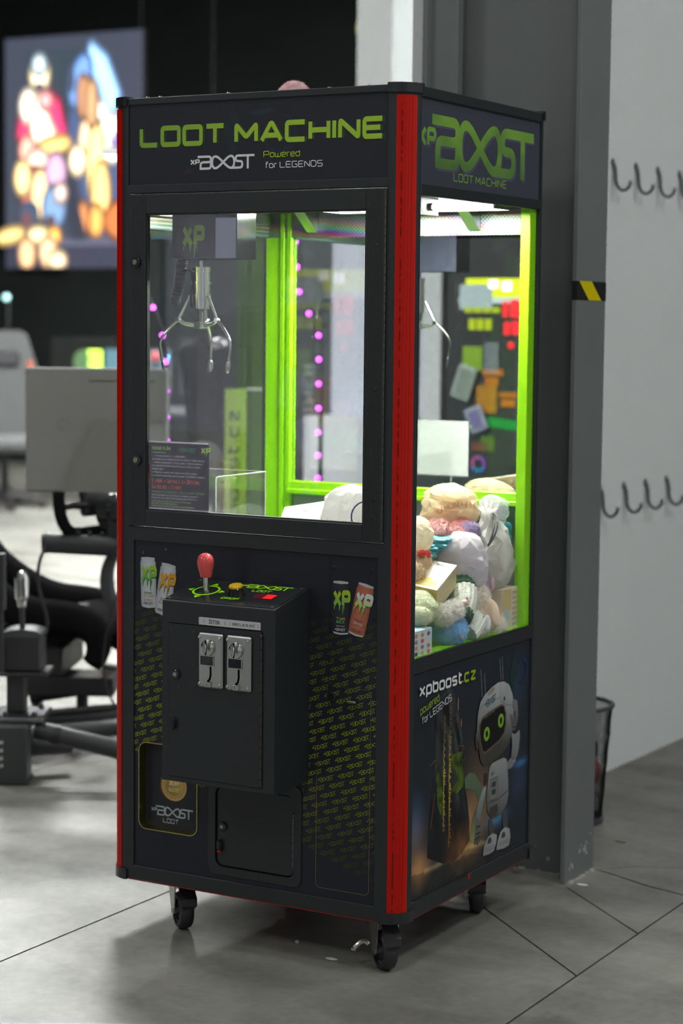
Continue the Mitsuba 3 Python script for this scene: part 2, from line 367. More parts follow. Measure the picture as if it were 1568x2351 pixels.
litter('red_wrapper', 'crumpled red wrapper in the middle of the mesh waste bin', 'wrapper', shift(trimesh.creation.icosphere(subdivisions=1, radius=.045), bx + .052, by + .01, .15), (.36, .10, .09))
litter('dark_bag', 'crumpled dark green bag on top of the rubbish in the mesh waste bin', 'bag', shift(trimesh.creation.icosphere(subdivisions=1, radius=.055), bx + .035, by, .215), (.05, .075, .06))
# litter on the floor
def scrap(k, lab, x, y, s, c):
    m = trimesh.creation.icosphere(subdivisions=1, radius=1.0); v = m.vertices * np.array(s); v *= (1 + .5 * (meshkit.noise(m.vertices * 2.1 + x * 50) - .5))[:, None]
    m = trimesh.Trimesh(v, m.faces, process=False); m.apply_translation((x, y, s[2] * .8)); add(k, m, 'matte', c); tag(k, lab, 'litter')
scrap('paper_scrap', 'white torn paper scrap on the floor in front of the machine', .586, .05, (.016, .007, .003), (.6, .58, .55))
scrap('dust_bit', 'small pale dust clump on the floor under the machine', .454, .117, (.005, .005, .004), (.45, .46, .44))
scrap('plaster_chip', 'white plaster chip on the floor at the foot of the column', .83, .925, (.016, .007, .002), (.75, .76, .75))
scrap('brown_stain_crumb', 'flat brown crumb on the floor between machine and column', .632, .944, (.017, .008, .002), (.14, .12, .08))
scrap('leaf_bit', 'thin brown leaf bit on the floor beside the waste bin', .745, 1.391, (.018, .004, .002), (.25, .17, .08))

# ------------------------------------------------------------------ the claw machine
M = 'claw_machine'
W, D, ZB, ZT, PR = .7863, .725, .125, 1.95, .0525
tag(M, 'tall black claw crane machine on casters with lime lettering and lit prize window', 'claw machine')

def quarter(cx, cy, sx, sy, r0, r1, a0=0, a1=90, n=12):
    """A piece of ring round the corner centre (cx, cy), opening towards (sx, sy)."""
    a = np.radians(np.linspace(a0, a1, n))
    o = [(cx + sx * r1 * math.cos(t), cy + sy * r1 * math.sin(t)) for t in a]
    i = [(cx + sx * r0 * math.cos(t), cy + sy * r0 * math.sin(t)) for t in a[::-1]]
    return Polygon(o + i).buffer(0)
def red_fn(p, n, uv):
    # moulded reflector: rows of beads
    u = (p.x - p.y) * 170.0
    bead = dr.sin(p.z * 2200.0) * dr.sin((p.x + p.y) * 2400.0)
    v = .78 + .22 * bead - .45 * (1 - smoothstep(.0, .0045, dr.abs(p.x + p.y - (W - .0165)))) * smoothstep(.35, .6, noise(p.z * 130.0, 2.0, 3.0))
    return mi.Color3f(.62 * v, .010 * v, .004 * v)
scene['red_lens'] = principled(base_color=proc(red_fn), roughness=.22, specular=.22)
CORN = [(PR, PR, -1, -1), (W - PR, PR, 1, -1), (W - PR, D - PR, 1, 1), (PR, D - PR, -1, 1)]
for cx, cy, sx, sy in CORN:
    body = unary_union([quarter(cx, cy, sx, sy, PR - .012, PR), quarter(cx, cy, sx, sy, .010, PR - .004).intersection(quarter(cx, cy, sx, sy, .0, PR, 0, 14).union(quarter(cx, cy, sx, sy, .0, PR, 76, 90)))])
    add(M + '__corner_post', shift(ext(body, ZT - ZB - .02), z=ZB + .01), 'satin', BLACK)
    k = None if (sx, sy) == (1, 1) else add(M + '__corner_light_strip', shift(ext(quarter(cx, cy, sx, sy, PR - .002, PR + .0022, 20, 70, 14), ZT - ZB - .04), z=ZB + .018), 'red_lens', (.6, .01, .01))
    if k: labels[k] = {'label': 'ribbed translucent red strip down the rounded corner'}
    ribs = [shift(ext(quarter(cx, cy, sx, sy, PR + .002, PR + .0032, a, a + 2.2, 3), ZT - ZB - .04), z=ZB + .018) for a in (31, 39, 47, 55, 62)]
    if k: add(k + '__rib', ribs, 'red_lens', (.6, .01, .01))
    for z0, z1 in ((ZT - .0165, ZT + .004), (ZB - .003, ZB + .022)):
        cap = unary_union([quarter(cx, cy, sx, sy, 0, PR + .006), sbox(*sorted((cx, cx - sx * .004)), *sorted((cy, cy + sy * (PR + .006)))) if False else Point(cx, cy).buffer(.001)])
        m = ext(cap, z1 - z0); add(M + '__corner_cap', shift(m, z=z0), 'gloss', (.018, .02, .024))
# front and side frames (rails), roof and base
def rail_f(z0, z1, y0=-.0005, y1=.02, x0=PR, x1=W - PR, c=.0015): return box(x0, x1, y0, y1, z0, z1, c)
for z0, z1, nm in ((1.9345, ZT, 'top_rail'), (1.7335, 1.7535, 'marquee_rail'), (.9325, .9655, 'window_rail'), (ZB, .158, 'bottom_rail')):
    add(f'{M}__front_{nm}', rail_f(z0, z1), 'satin', BLACK)
for z0, z1, nm in ((1.927, ZT, 'top_rail'), (1.720, 1.744, 'marquee_rail'), (.675, .707, 'window_rail'), (ZB, .163, 'bottom_rail')):
    add(f'{M}__side_{nm}', box(W - .02, W + .0015, PR, D - PR, z0, z1, .002), 'satin', BLACK)
    add(f'{M}__side_{nm}', box(-.0015, .02, PR, D - PR, z0, z1, .002), 'satin', BLACK)
for x0, x1, z0, z1 in ((PR - .001, .0706, ZB, .9655), (.7202, W - PR + .001, ZB, .9655), (PR - .001, .0583, .9655, 1.7535), (.7327, W - PR + .001, .9655, 1.7535), (PR - .001, .054, 1.7535, ZT), (W - PR - .001, W - PR + .001, 1.7535, ZT)):
    add(M + '__front_stile', box(x0, x1, -.0003, .018, z0, z1, .001), 'satin', BLACK)
add(M + '__roof', box(.02, W - .02, .02, D - .02, ZT - .012, ZT - .004), 'satin', (.05, .04, .05))
add(M + '__base_plate', box(.015, W - .015, .015, D - .015, ZB + .001, ZB + .012), 'matte', (.10, .02, .015))
add(M + '__red_underframe', [box(PR, W - PR, .004, .012, ZB - .004, ZB + .002), box(W - .010, W - .003, PR, D - PR, ZB - .004, ZB + .002)], 'satin', (.30, .012, .01))
for x in (.10, .135, .32, .58, .68): add(M + '__roof_rivet', shift(cyl(.0045, 0, .003, 10, .001), x, .012, ZT), 'chrome', (.8, .8, .8), smooth=30)
add(M + '__back_panel', box(PR, W - PR, D - .02, D - .004, ZB, ZT - .01), 'satin', BLACK)
add(M + '__left_lower_panel', box(.004, .012, PR, D - PR, ZB, .69), 'satin', BLACK)

# marquee, front
add(M + '__front_marquee', box(PR, W - PR, .004, .012, 1.7535, 1.9345), 'print', lin(40, 42, 50))
FM = M + '__front_marquee'
y0 = .0035
t1 = tech('LOOT MACHINE', .0483, t=.235, wide=1.12, gap=.36, r=.14, fit=.633)
for dx, dz, c in ((.0065, -.0008, (.028, .048, .028)), (.0035, -.0004, (.05, .085, .035))):
    add(FM + '__letter_shadow', on_front(ext(t1, .0003), .0837 + dx, 1.8368 + dz, y0 + .0004 - dx * .03), 'print', lambda v, c=c: np.outer(.6 + .8 * meshkit.noise(v * 25), c))
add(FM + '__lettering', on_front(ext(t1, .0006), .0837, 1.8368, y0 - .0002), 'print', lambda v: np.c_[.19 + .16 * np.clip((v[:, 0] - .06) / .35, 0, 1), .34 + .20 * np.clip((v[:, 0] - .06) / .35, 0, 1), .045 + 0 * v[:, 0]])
labels[FM + '__lettering'] = {'label': 'large lime letters reading LOOT MACHINE'}
add(FM + '__wordmark', on_front(ext(put(BOOST, .2435, 1.7828, .0318), .0006), 0, 0, y0), 'print', (.68, .70, .72))
add(FM + '__slogan', on_front(ext(put(tech('Powered', 1, t=.13, wide=1.02, gap=.26, fit=6.6), .418, 1.8055, .0143), .0006), 0, 0, y0), 'print', (.40, .55, .03))
add(FM + '__slogan', on_front(ext(put(tech('for LEGENDS', 1, t=.13, wide=1.0, gap=.28, fit=10.2), .4240, 1.7818, .0143), .0006), 0, 0, y0), 'print', (.68, .70, .74))
for g, c in ((Polygon([(.31, 1.87), (.335, 1.925), (.36, 1.87), (.335, 1.80)]), (.022, .040, .048)), (Polygon([(.378, 1.905), (.43, 1.915), (.45, 1.908), (.40, 1.897)]), (.03, .06, .085)),
             (Point(.46, 1.855).buffer(.045).difference(Point(.455, 1.86).buffer(.038)), (.028, .036, .055)), (Polygon([(.20, 1.77), (.235, 1.782), (.215, 1.79)]), (.06, .03, .06))):
    add(FM + '__printed_shape', on_front(ext(g, .0002), 0, 0, y0 + .0009 - .0002), 'print', c)
# marquee, side
SM = M + '__side_marquee'
add(SM, box(W - .012, W - .004, PR, D - PR, 1.744, 1.927), 'print', lin(62, 65, 76))
add(M + '__left_marquee', box(.004, .012, PR, D - PR, 1.744, 1.927), 'print', lin(46, 48, 56))
def green_sheen(v):
    a = meshkit.fbm(np.c_[v[:, 1] * 9, v[:, 2] * 14, 0 * v[:, 0]], 3, 5); b = np.clip((v[:, 2] - 1.78) / .11, 0, 1)
    k = .45 + .55 * np.clip(1.6 * a - .4 + .5 * b, 0, 1)
    return np.c_[.17 * k, .34 * k, .05 * k + .05 * (1 - k)]
def dense(g, s=.012):
    """Cuts a flat shape into cells so that colours per vertex can vary across it."""
    x0, y0_, x1, y1 = g.bounds
    return unary_union([]) if g.is_empty else [g.intersection(sbox(a, b, a + s, b + s)) for a in np.arange(x0, x1, s) for b in np.arange(y0_, y1, s)]
def ext_dense(g, h, s=.012): return cat([ext(q, h) for q in dense(g, s) if not q.is_empty and polys(q)])
gb = put(BOOST_W, .108, 1.783, .528 / 4.75, .1115)
add(SM + '__letter_shadow', on_side(ext(affinity.translate(gb, .007, -.005), .0003), 0, 0, W - .0040), 'print', (.075, .075, .13))
add(SM + '__wordmark', on_side(ext_dense(gb, .0006), 0, 0, W - .0039), 'print', green_sheen)
labels[SM + '__wordmark'] = {'label': 'large green wordmark reading XP BOOST'}
add(SM + '__lettering', on_side(ext(put(tech('LOOT MACHINE', 1, t=.17, wide=.95, gap=.34, fit=.274 / .0195), .2135, 1.7575, .0195), .0006), 0, 0, W - .0039), 'print', (.15, .25, .06))

# window door
DR = M + '__window_door'
gx0, gx1, gz0, gz1 = .104, .6825, 1.0055, 1.6870
add(DR + '__frame', [box(.0585, gx0, -.003, .015, .9675, 1.7315, .0015), box(gx1, .7325, -.003, .015, .9675, 1.7315, .0015), box(gx0, gx1, -.003, .015, .9675, gz0, .0015), box(gx0, gx1, -.003, .015, gz1, 1.7315, .0015)], 'satin', BLACK)
add(DR + '__gasket', [box(gx0, gx0 + .003, .001, .012, gz0, gz1), box(gx1 - .003, gx1, .001, .012, gz0, gz1), box(gx0, gx1, .001, .012, gz0, gz0 + .003), box(gx0, gx1, .001, .012, gz1 - .003, gz1)], 'satin', (.02, .02, .022))
add(DR + '__pane', box(gx0, gx1, .0062, .0064, gz0, gz1) if False else trimesh.Trimesh([(gx0, .006, gz0), (gx1, .006, gz0), (gx1, .006, gz1), (gx0, .006, gz1)], [(0, 1, 2), (0, 2, 3)], process=False), 'glass')
groove = [box(x - .0006, x + .0006, -.0034, -.0028, .972, 1.727) for x in np.arange(.066, .102, .0042)] + [box(x - .0006, x + .0006, -.0034, -.0028, .972, 1.727) for x in np.arange(.688, .724, .0042)]
tag(add(DR + '__frame_ribs', groove, 'satin', (.010, .011, .013)), kind='stuff')
add(DR + '__hinge', [box(.727, .7335, -.0045, -.002, .97, 1.729, .0008)] + [front_disc(.0026, .7325, z, -.0018, .004, 8, 0) for z in ()], 'satin', (.030, .032, .035))
add(DR + '__hinge__knuckle', [box(.7305, .7335, -.0052, -.003, z, z + .016, .0006) for z in np.arange(.975, 1.71, .0205)], 'metal', (.16, .15, .13))
for x, z in ((.0795, 1.577), (.0825, 1.121)):
    k = add(DR + '__lock', front_disc(.0125, x, z, -.003, .007, 24, .002), 'gloss', (.012, .013, .015), smooth=30)
    add(k + '__keyway', front_disc(.0062, x, z, -.010, .002, 16, .0006), 'metal', (.30, .27, .20), smooth=30)
for x, z in ((.709, 1.61), (.709, 1.30), (.709, 1.06), (.705, 1.02)): add(DR + '__rivet', front_disc(.0035, x, z, -.003, .0018, 12, .0007), 'gloss', (.02, .022, .025), smooth=30)

# rule card behind the glass
CD = M + '__rule_card'
add(CD + '__backing', on_front(ext(rrect(.1045, 1.0085, .2715, 1.1665, .003), .0012), 0, 0, .0095), 'matte', (.62, .62, .62))
add(CD + '__print', on_front(ext(sbox(.1085, 1.0118, .2745, 1.1630), .0008), 0, 0, .0083), 'print', (.020, .014, .055))
for z0_, z1_, c in ((1.0915, 1.112, (.5, .02, .02)), (1.064, 1.0905, (.55, .32, .02))): add(CD + '__print__side_tab', box(.1046, .1085, .0072, .0082, z0_, z1_), 'print', c)
yc = .0074
def card(text, x, z, h, w, c, bold=False):
    add(CD + '__print__line', on_front(words(text, h, bold, w, .0003), x, z, yc), 'print', c)
WHT, GRN, RED = (.62, .60, .68), (.30, .55, .06), (.72, .10, .04)
card('HERNÍ PLÁN', .1165, 1.1465, .0072, .0515, GRN, True)
for i, (s, w) in enumerate((('1. Vhoďte mince', .038), ('2. Pohnutím joysticku hru odstartujete.', .094), ('Zahájením hry se odpočítává časový limit pro získání hračky', .146), ('3. Zamiřte chapadlem na hračku, kterou chcete vytáhnout', .141),
                           ('a zmáčknutím tlačítka ukončíte časový limit a chapadlo', .135), ('spustíte dolů.', .033), ('4. Chapadlo se samo vrací zpět do startovací polohy', .125), ('5. Vezmi si svoji hračku nebo hraj dále. PŘÍJEMNOU ZÁBAVU!', .147))):
    card(s, .1165, 1.1385 - i * .0076, .0036, w, WHT)
card('1 HRA = 20 Kč / 2x ŽETON', .1165, 1.0705, .0078, .131, RED, True)
card('1x 50 Kč = 3 HRY', .1165, 1.0565, .0078, .083, RED, True)
card('Vhazujte 5, 10, 20 a 50 Kč + 0,5, 1 a 2 EUR + ŽETONY', .1165, 1.0475, .0040, .147, GRN)
card('Nevhazujte jiné mince, přístroj je nezepíše a nevrátí !!', .1165, 1.0400, .0036, .128, WHT)
card('Pokud je mince vadná nebo propadává použijte jinou.', .1165, 1.0335, .0036, .127, WHT)
card('HRÁČ BERE NA VĚDOMÍ, ŽE HRA JE ZALOŽENA', .1165, 1.0255, .0036, .109, GRN)
card('NA DOVEDNOSTNÍM PRINCIPU.', .1165, 1.0200, .0036, .072, GRN)
card('Závisí tedy na hráči a jeho schopnostech při ovládání přístroje', .1165, 1.0150, .0028, .118, WHT)
add(CD + '__print__wordmark', on_front(ext(put(BOOST_T, .195, 1.1435, .0094), .0003), 0, 0, yc), 'print', (.06, .28, .14))
def xp_shape(h):
    """Brushed X and P with dripping ends; capitals h high."""
    g = tech('XP', 1, t=.27, wide=.64, gap=.30, r=.12)
    drips = [Polygon([(.08, .06), (.14, -.16), (.2, .06)]), Polygon([(.62, .1), (.68, -.22), (.76, .1)]), Polygon([(.98, .1), (1.03, -.48), (1.10, .1)]), Polygon([(1.14, .12), (1.17, -.2), (1.2, .12)])]
    g = unary_union([g] + drips)
    return affinity.scale(g, h / 1.0, h, origin=(0, 0))
add(CD + '__print__brush_mark', on_front(ext(put(xp_shape(1), .2525, 1.1415, .0145), .0003), 0, 0, yc), 'print', (.38, .60, .06))

# lower front panel with print
LP = M + '__front_panel'
NICHE, PDOOR = rrect(.0845, .2500, .2485, .4565, .020), rrect(.3005, .189, .5135, .379, .020)
add(LP, on_front(ext(sbox(.070, .158, .7205, .9325).difference(NICHE).difference(PDOOR), .008), 0, 0, .012), 'print', lin(36, 38, 47))
LP_Y = .0036
clip = sbox(.0705, .1585, .7200, .932).difference(unary_union([rrect(.0815, .2475, .2505, .4585, .022), rrect(.279, .168, .5335, .42, .02)]))
pat, patc = [], []
lo = affinity.rotate(affinity.scale(BOOST_T.simplify(.02),   .0425 / 5.3, .0102, origin=(0, 0)), 17.5, origin=(0, 0))
for i in range(-14, 16):
    for j in range(-50, 75):
        x, z = .5671 + i * .0522 + j * .0298, .7174 + i * .0145 - j * .0105
        if not (.03 < x < .73 and .17 < z < .80): continue
        g = affinity.translate(lo, x + .004, z).intersection(clip)
        if g.is_empty or not polys(g): continue
        m = ext(g, .0003)
        pat.append(m); up = 1 - np.clip((z - .55) / .27, 0, 1); dn = np.clip((z - .17) / .30, 0, 1)
        k = (up ** 1.3) * (dn ** 1.2); patc.append(np.tile(np.array([.34, .42, .02]) * (.78 * k) + np.array([.012, .02, .012]) * (1 - k), (len(m.vertices), 1)))
pc = np.vstack(patc)
k = add(LP + '__wordmark_pattern', on_front(cat(pat), 0, 0, LP_Y), 'print', lambda v: pc); tag(k, 'rows of small slanted lime wordmarks fading out', kind='stuff')
add(LP + '__seam', [box(.5980, .5990, .0030, .0042, .52, .93), box(.0705, .7200, .003, .0042, .9305, .9322)], 'satin', (.012, .012, .016))
for x, z in ((.096, .905), (.160, .916), (.607, .905), (.704, .905), (.604, .80), (.711, .80), (.60, .70), (.69, .655), (.60, .645), (.712, .29)):
    add(LP + '__rivet', front_disc(.0045, x, z, .004, .0022, 12, .001), 'gloss', (.016, .018, .022), smooth=30)
# service hatch outline and its bent latch
ho = rrect(.5690, .1785, .7065, .6400, .012)
add(LP + '__hatch_edge', on_front(ext(ho.difference(ho.buffer(-.0011)), .0008), 0, 0, .0036), 'metal', (.34, .24, .15))
add(LP + '__hatch_latch', box(.650, .672, -.006, .004, .607, .6125, .001), 'metal', (.30, .28, .22))
k = add(LP + '__hatch_lock', front_disc(.011, .607, .617, .004, .006, 20, .002), 'gloss', (.014, .015, .017), smooth=30)

# printed cans on the panel
def can_print(x, z, rot, h, body, shade, xpc, lines, word_c, lid=(.42, .44, .46)):
    """A drink can printed on the panel: centre foot at (x, z)."""
    w = h * .37
    b = affinity.rotate
    K = M + '__printed_can'
    def place(g): return affinity.translate(b(g, rot, origin=(0, 0)), x, z)
    lay = [0]
    def layer(nm, g, c, s=None):
        lay[0] += 1
        m = ext_dense(g, .00025, s) if s else ext(g, .00025)
        m = on_front(frame(m, (0, 0, 0), (math.cos(math.radians(rot)), math.sin(math.radians(rot)), 0), (-math.sin(math.radians(rot)), math.cos(math.radians(rot)), 0)), x, z, .0034 - lay[0] * .00022)
        add(nm, m, 'print', c)
    ca, sa = math.cos(math.radians(rot)), math.sin(math.radians(rot))
    outline = Polygon([(-w * .40, 0), (-w * .5, h * .05), (-w * .5, h * .90), (-w * .44, h * .955), (-w * .44, h), (w * .44, h), (w * .44, h * .955), (w * .5, h * .90), (w * .5, h * .05), (w * .40, 0), (0, -h * .02)])
    base = None
    n0 = K
    if n0 in scene:
        q = 1
        while f'{K}_{q:03d}' in scene: q += 1
        n0 = f'{K}_{q:03d}'
    def bodyc(v):
        u = ((v[:, 0] - x) * ca + (v[:, 2] - z) * sa) / (w / 2)
        s = 1 - .38 * np.abs(u) ** 2.2
        return np.outer(s, body)
    layer(n0, outline, bodyc, h / 12)
    layer(n0 + '__lid', Polygon([(-w * .44, h * .965), (-w * .44, h), (0, h * 1.012), (w * .44, h), (w * .44, h * .965), (0, h * .95)]), lid)
    layer(n0 + '__foot', Polygon([(-w * .47, h * .035), (-w * .40, 0), (0, -h * .02), (w * .40, 0), (w * .47, h * .035), (0, h * .015)]), lid)
    xg = affinity.scale(xp_shape(1), w * .86 / 1.55, h * .34, origin=(0, 0))
    xg = affinity.translate(xg, -w * .45, h * .50)
    layer(n0 + '__brush_shadow', affinity.translate(xg, w * .02, -h * .018), shade)
    def xc(v):
        up = ((v[:, 2] - z) * ca - (v[:, 0] - x) * sa) / h
        t = np.clip((up - .58) / .2, 0, 1)[:, None]
        return np.array(xpc[0]) * t + np.array(xpc[1]) * (1 - t)
    layer(n0 + '__brush_mark', xg, xc, h / 10)
    for s, zz, hh, ww, c in lines:
        lay[0] += 1
        m = words(s, hh * h, False, ww * w, .00025); m.apply_translation((-ww * w / 2, zz * h, 0))
        m = on_front(frame(m, (0, 0, 0), (ca, sa, 0), (-sa, ca, 0)), x, z, .0034 - lay[0] * .00022)
        add(n0 + '__line', m, 'print', c)
    layer(n0 + '__wordmark', put(BOOST_T, -w * .27, h * .055, w * .60 / 5, h * .05), word_c)
    return n0
WC = (.50, .53, .56)
k = can_print(.1115, .7775, 1.5, .1165, WC, (.03, .04, .06), ((.30, .50, .03), (.10, .36, .06)), [('Power', .275, .04, .52, (.10, .10, .14)), ('CORE', .205, .055, .66, (.36, .50, .10)), ('ENERGY', .135, .03, .58, (.55, .16, .22))], (.10, .11, .13))
labels[k] = {'label': 'printed white drink can with green lettering'}
k = can_print(.1490, .7640, -9, .1195, WC, (.03, .04, .06), ((.60, .27, .02), (.50, .30, .03)), [('Cola', .275, .05, .45, (.12, .12, .14)), ('RUSH', .205, .05, .55, (.6, .2, .12))], (.10, .11, .13))
labels[k] = {'label': 'printed white drink can with orange lettering'}
k = can_print(.6280, .7590, .5, .1165, (.030, .034, .045), (.02, .03, .05), ((.36, .50, .02), (.20, .42, .08)), [('Tutti', .27, .045, .50, (.60, .50, .02)), ('MIX', .20, .055, .48, (.12, .48, .14)), ('CHILL MODE', .135, .024, .50, (.40, .40, .42))], (.60, .62, .64))
labels[k] = {'label': 'printed black drink can with lime lettering'}
k = can_print(.6660, .7595, -12.5, .1165, (.44, .14, .085), (.05, .07, .09), ((.62, .64, .66), (.40, .52, .10)), [('Peach', .265, .045, .50, (.25, .09, .09)), ('Drop', .205, .055, .52, (.62, .55, .52)), ('CHILL MODE', .14, .022, .50, (.45, .30, .28))], (.22, .08, .06))
labels[k] = {'label': 'printed peach orange drink can, tilted'}

# gold-edged niche with the printed coin
NC = M + '__coin_niche'
tag(NC, 'recess edged in gold with a printed gold coin')
add(NC + '__gold_rim', [on_front(ext(NICHE.buffer(.0014).difference(NICHE.buffer(-.0008)), .003), 0, 0, .0048), on_front(ext(NICHE.buffer(.0004).difference(NICHE.buffer(-.0004)), .026), 0, 0, .030)], 'metal', (.50, .42, .16))
add(NC + '__back', on_front(ext(NICHE, .003), 0, 0, .033), 'print', lin(40, 43, 50))
cx, cz, cr = .1660, .3540, .0360
yb = .0297
for r, dx, c in ((cr, -.0035, (.16, .085, .02)), (cr, 0, (.40, .22, .06))): add(NC + '__printed_coin', on_front(ext(affinity.translate(Point(cx, cz).buffer(r, quad_segs=16), dx), .0002), 0, 0, yb - (.0002 if dx == 0 else 0)), 'print', c)
def coin_gold(v): k = .55 + .45 * np.clip((v[:, 0] - cx + v[:, 2] - cz) / .05 + .4, 0, 1); return np.outer(k, (.46, .33, .08))
for r0, r1 in ((.0352, .0338), (.0262, .0252)): add(NC + '__printed_coin__ring', on_front(ext(Point(cx, cz).buffer(r0 * .96, quad_segs=16).difference(Point(cx, cz).buffer(r1 * .96, quad_segs=16)), .0002), 0, 0, yb - .0006), 'print', (.62, .46, .22))
add(NC + '__printed_coin__face', on_front(ext(Point(cx, cz).buffer(.0252, quad_segs=16), .0002), 0, 0, yb - .0004), 'print', coin_gold)
add(NC + '__printed_coin__stars', on_front(ext(unary_union([Point(cx + .030 * math.cos(a), cz + .030 * math.sin(a)).buffer(.0013, quad_segs=2) for a in np.arange(0, 6.28, .26)]), .0002), 0, 0, yb - .0006), 'print', (.62, .50, .26))
add(NC + '__printed_coin__lettering', [on_front(shift(words('BOOST', .0085, True, .030, .0002), -.0150), cx, cz - .0135, yb - .0007), on_front(ext(affinity.scale(tech('XP', 1, t=.26, wide=.7, fit=1.7), .0165, .0165, origin=(0, 0)), .0002), cx - .014, cz - .001, yb - .0007)], 'print', (.66, .54, .28))
add(NC + '__wordmark', on_front(ext(put(BOOST, .1140, .2790, .0222, .0236), .0004), 0, 0, yb), 'print', (.36, .40, .44))
add(NC + '__lettering', on_front(ext(put(tech('LOOT', 1, t=.17, wide=1.05, gap=.36, fit=3.7), .1345, .2630, .0118), .0004), 0, 0, yb), 'print', (.36, .40, .44))

# prize door
PD = M + '__prize_door'
add(PD + '__surround', on_front(ext(rrect(.2815, .1705, .5315, .402, .018).difference(PDOOR), .006), 0, 0, .0065), 'satin', BLACK)
add(PD, on_front(ext(PDOOR.buffer(-.0032), .006), 0, 0, .0115), 'satin', BLACK)
add(PD + '__gap_seal', on_front(ext(PDOOR.buffer(.001), .002), 0, 0, .0145), 'matte', (.004, .004, .004))
add(PD + '__hinge', box(.5075, .5125, .0005, .007, .213, .338, .001), 'metal', (.13, .13, .13))
for z in np.arange(.232, .33, .0195): add(PD + '__hinge__joint', box(.5073, .5127, .0001, .002, z, z + .0012), 'matte', (.01, .01, .01))
k = add(PD + '__lock', front_disc(.0105, .3195, .284, .0055, .0065, 24, .002), 'gloss', (.02, .024, .028), smooth=30)
add(k + '__keyway', front_disc(.0045, .3195, .284, -.001, .0015, 16, .0005), 'metal', (.32, .32, .30), smooth=30)
def turn_knob(base, x, y, z, tip):
    m = shift(box(-.0065, .0065, -.012, 0, -.013, .013, .004), x, y, z)
    k = add(base, [m, front_disc(.009, x, z, y, .004, 20, .001)], 'gloss', (.010, .011, .013), smooth=30)
    if tip: add(k + '__red_tip', box(x - .004, x + .006, y - .011, y - .003, z - .0175, z - .0115, .002), 'gloss', (.5, .01, .01))
    return k
turn_knob(PD + '__knob', .3120, .0055, .2400, True)

# coin box
CB = M + '__coin_box'
bx0, bx1, by0 = .2530, .5490, -.1450
prof = Polygon([(by0, .4135), (0.003, .4195), (0.003, .8550), (by0, .8235)])
body = trimesh.creation.extrude_polygon(prof.buffer(-.004).buffer(.004, quad_segs=4), bx1 - bx0, engine='earcut')
add(CB, frame(body, (bx0, 0, 0), (0, 1, 0), (0, 0, 1)), 'satin', BLACK)
tag(CB, 'black steel control box with sloping top')
dx0, dx1, dz0, dz1 = .2715, .5155, .4270, .7725
dp = sbox(dx0, dz0, dx1, dz1)
add(CB + '__door_gap', on_front(ext(dp.buffer(.0012, join_style='mitre'), .0006), 0, 0, by0), 'matte', (.003, .003, .003))
add(CB + '__door', on_front(ext(dp, .0016), 0, 0, by0 - .0002), 'satin', BLACK)
yd = by0 - .0018
add(CB + '__door_hinge', box(.5125, .5185, yd - .0025, yd + .001, .4280, .7660, .001), 'metal', (.10, .095, .085))
for z in np.arange(.445, .76, .024): add(CB + '__door_hinge', box(.5123, .5187, yd - .0028, yd - .001, z, z + .0012), 'matte', (.008, .008, .008))
k = add(CB + '__lock', front_disc(.0105, .2925, .659, yd, .007, 24, .002), 'gloss', (.012, .013, .015), smooth=30)
add(k + '__keyway', front_disc(.0050, .2925, .659, yd - .007, .0015, 16, .0005), 'metal', (.38, .36, .30), smooth=30)
turn_knob(CB + '__knob', .2865, yd, .5470, False)
for x, z in ((.279, .757), (.337, .757), (.279, .684), (.337, .684), (.34, .636), (.30, .633)): add(CB + '__rivet', front_disc(.0042, x, z, yd, .0012, 12, .0005), 'satin', (.024, .027, .03), smooth=30)
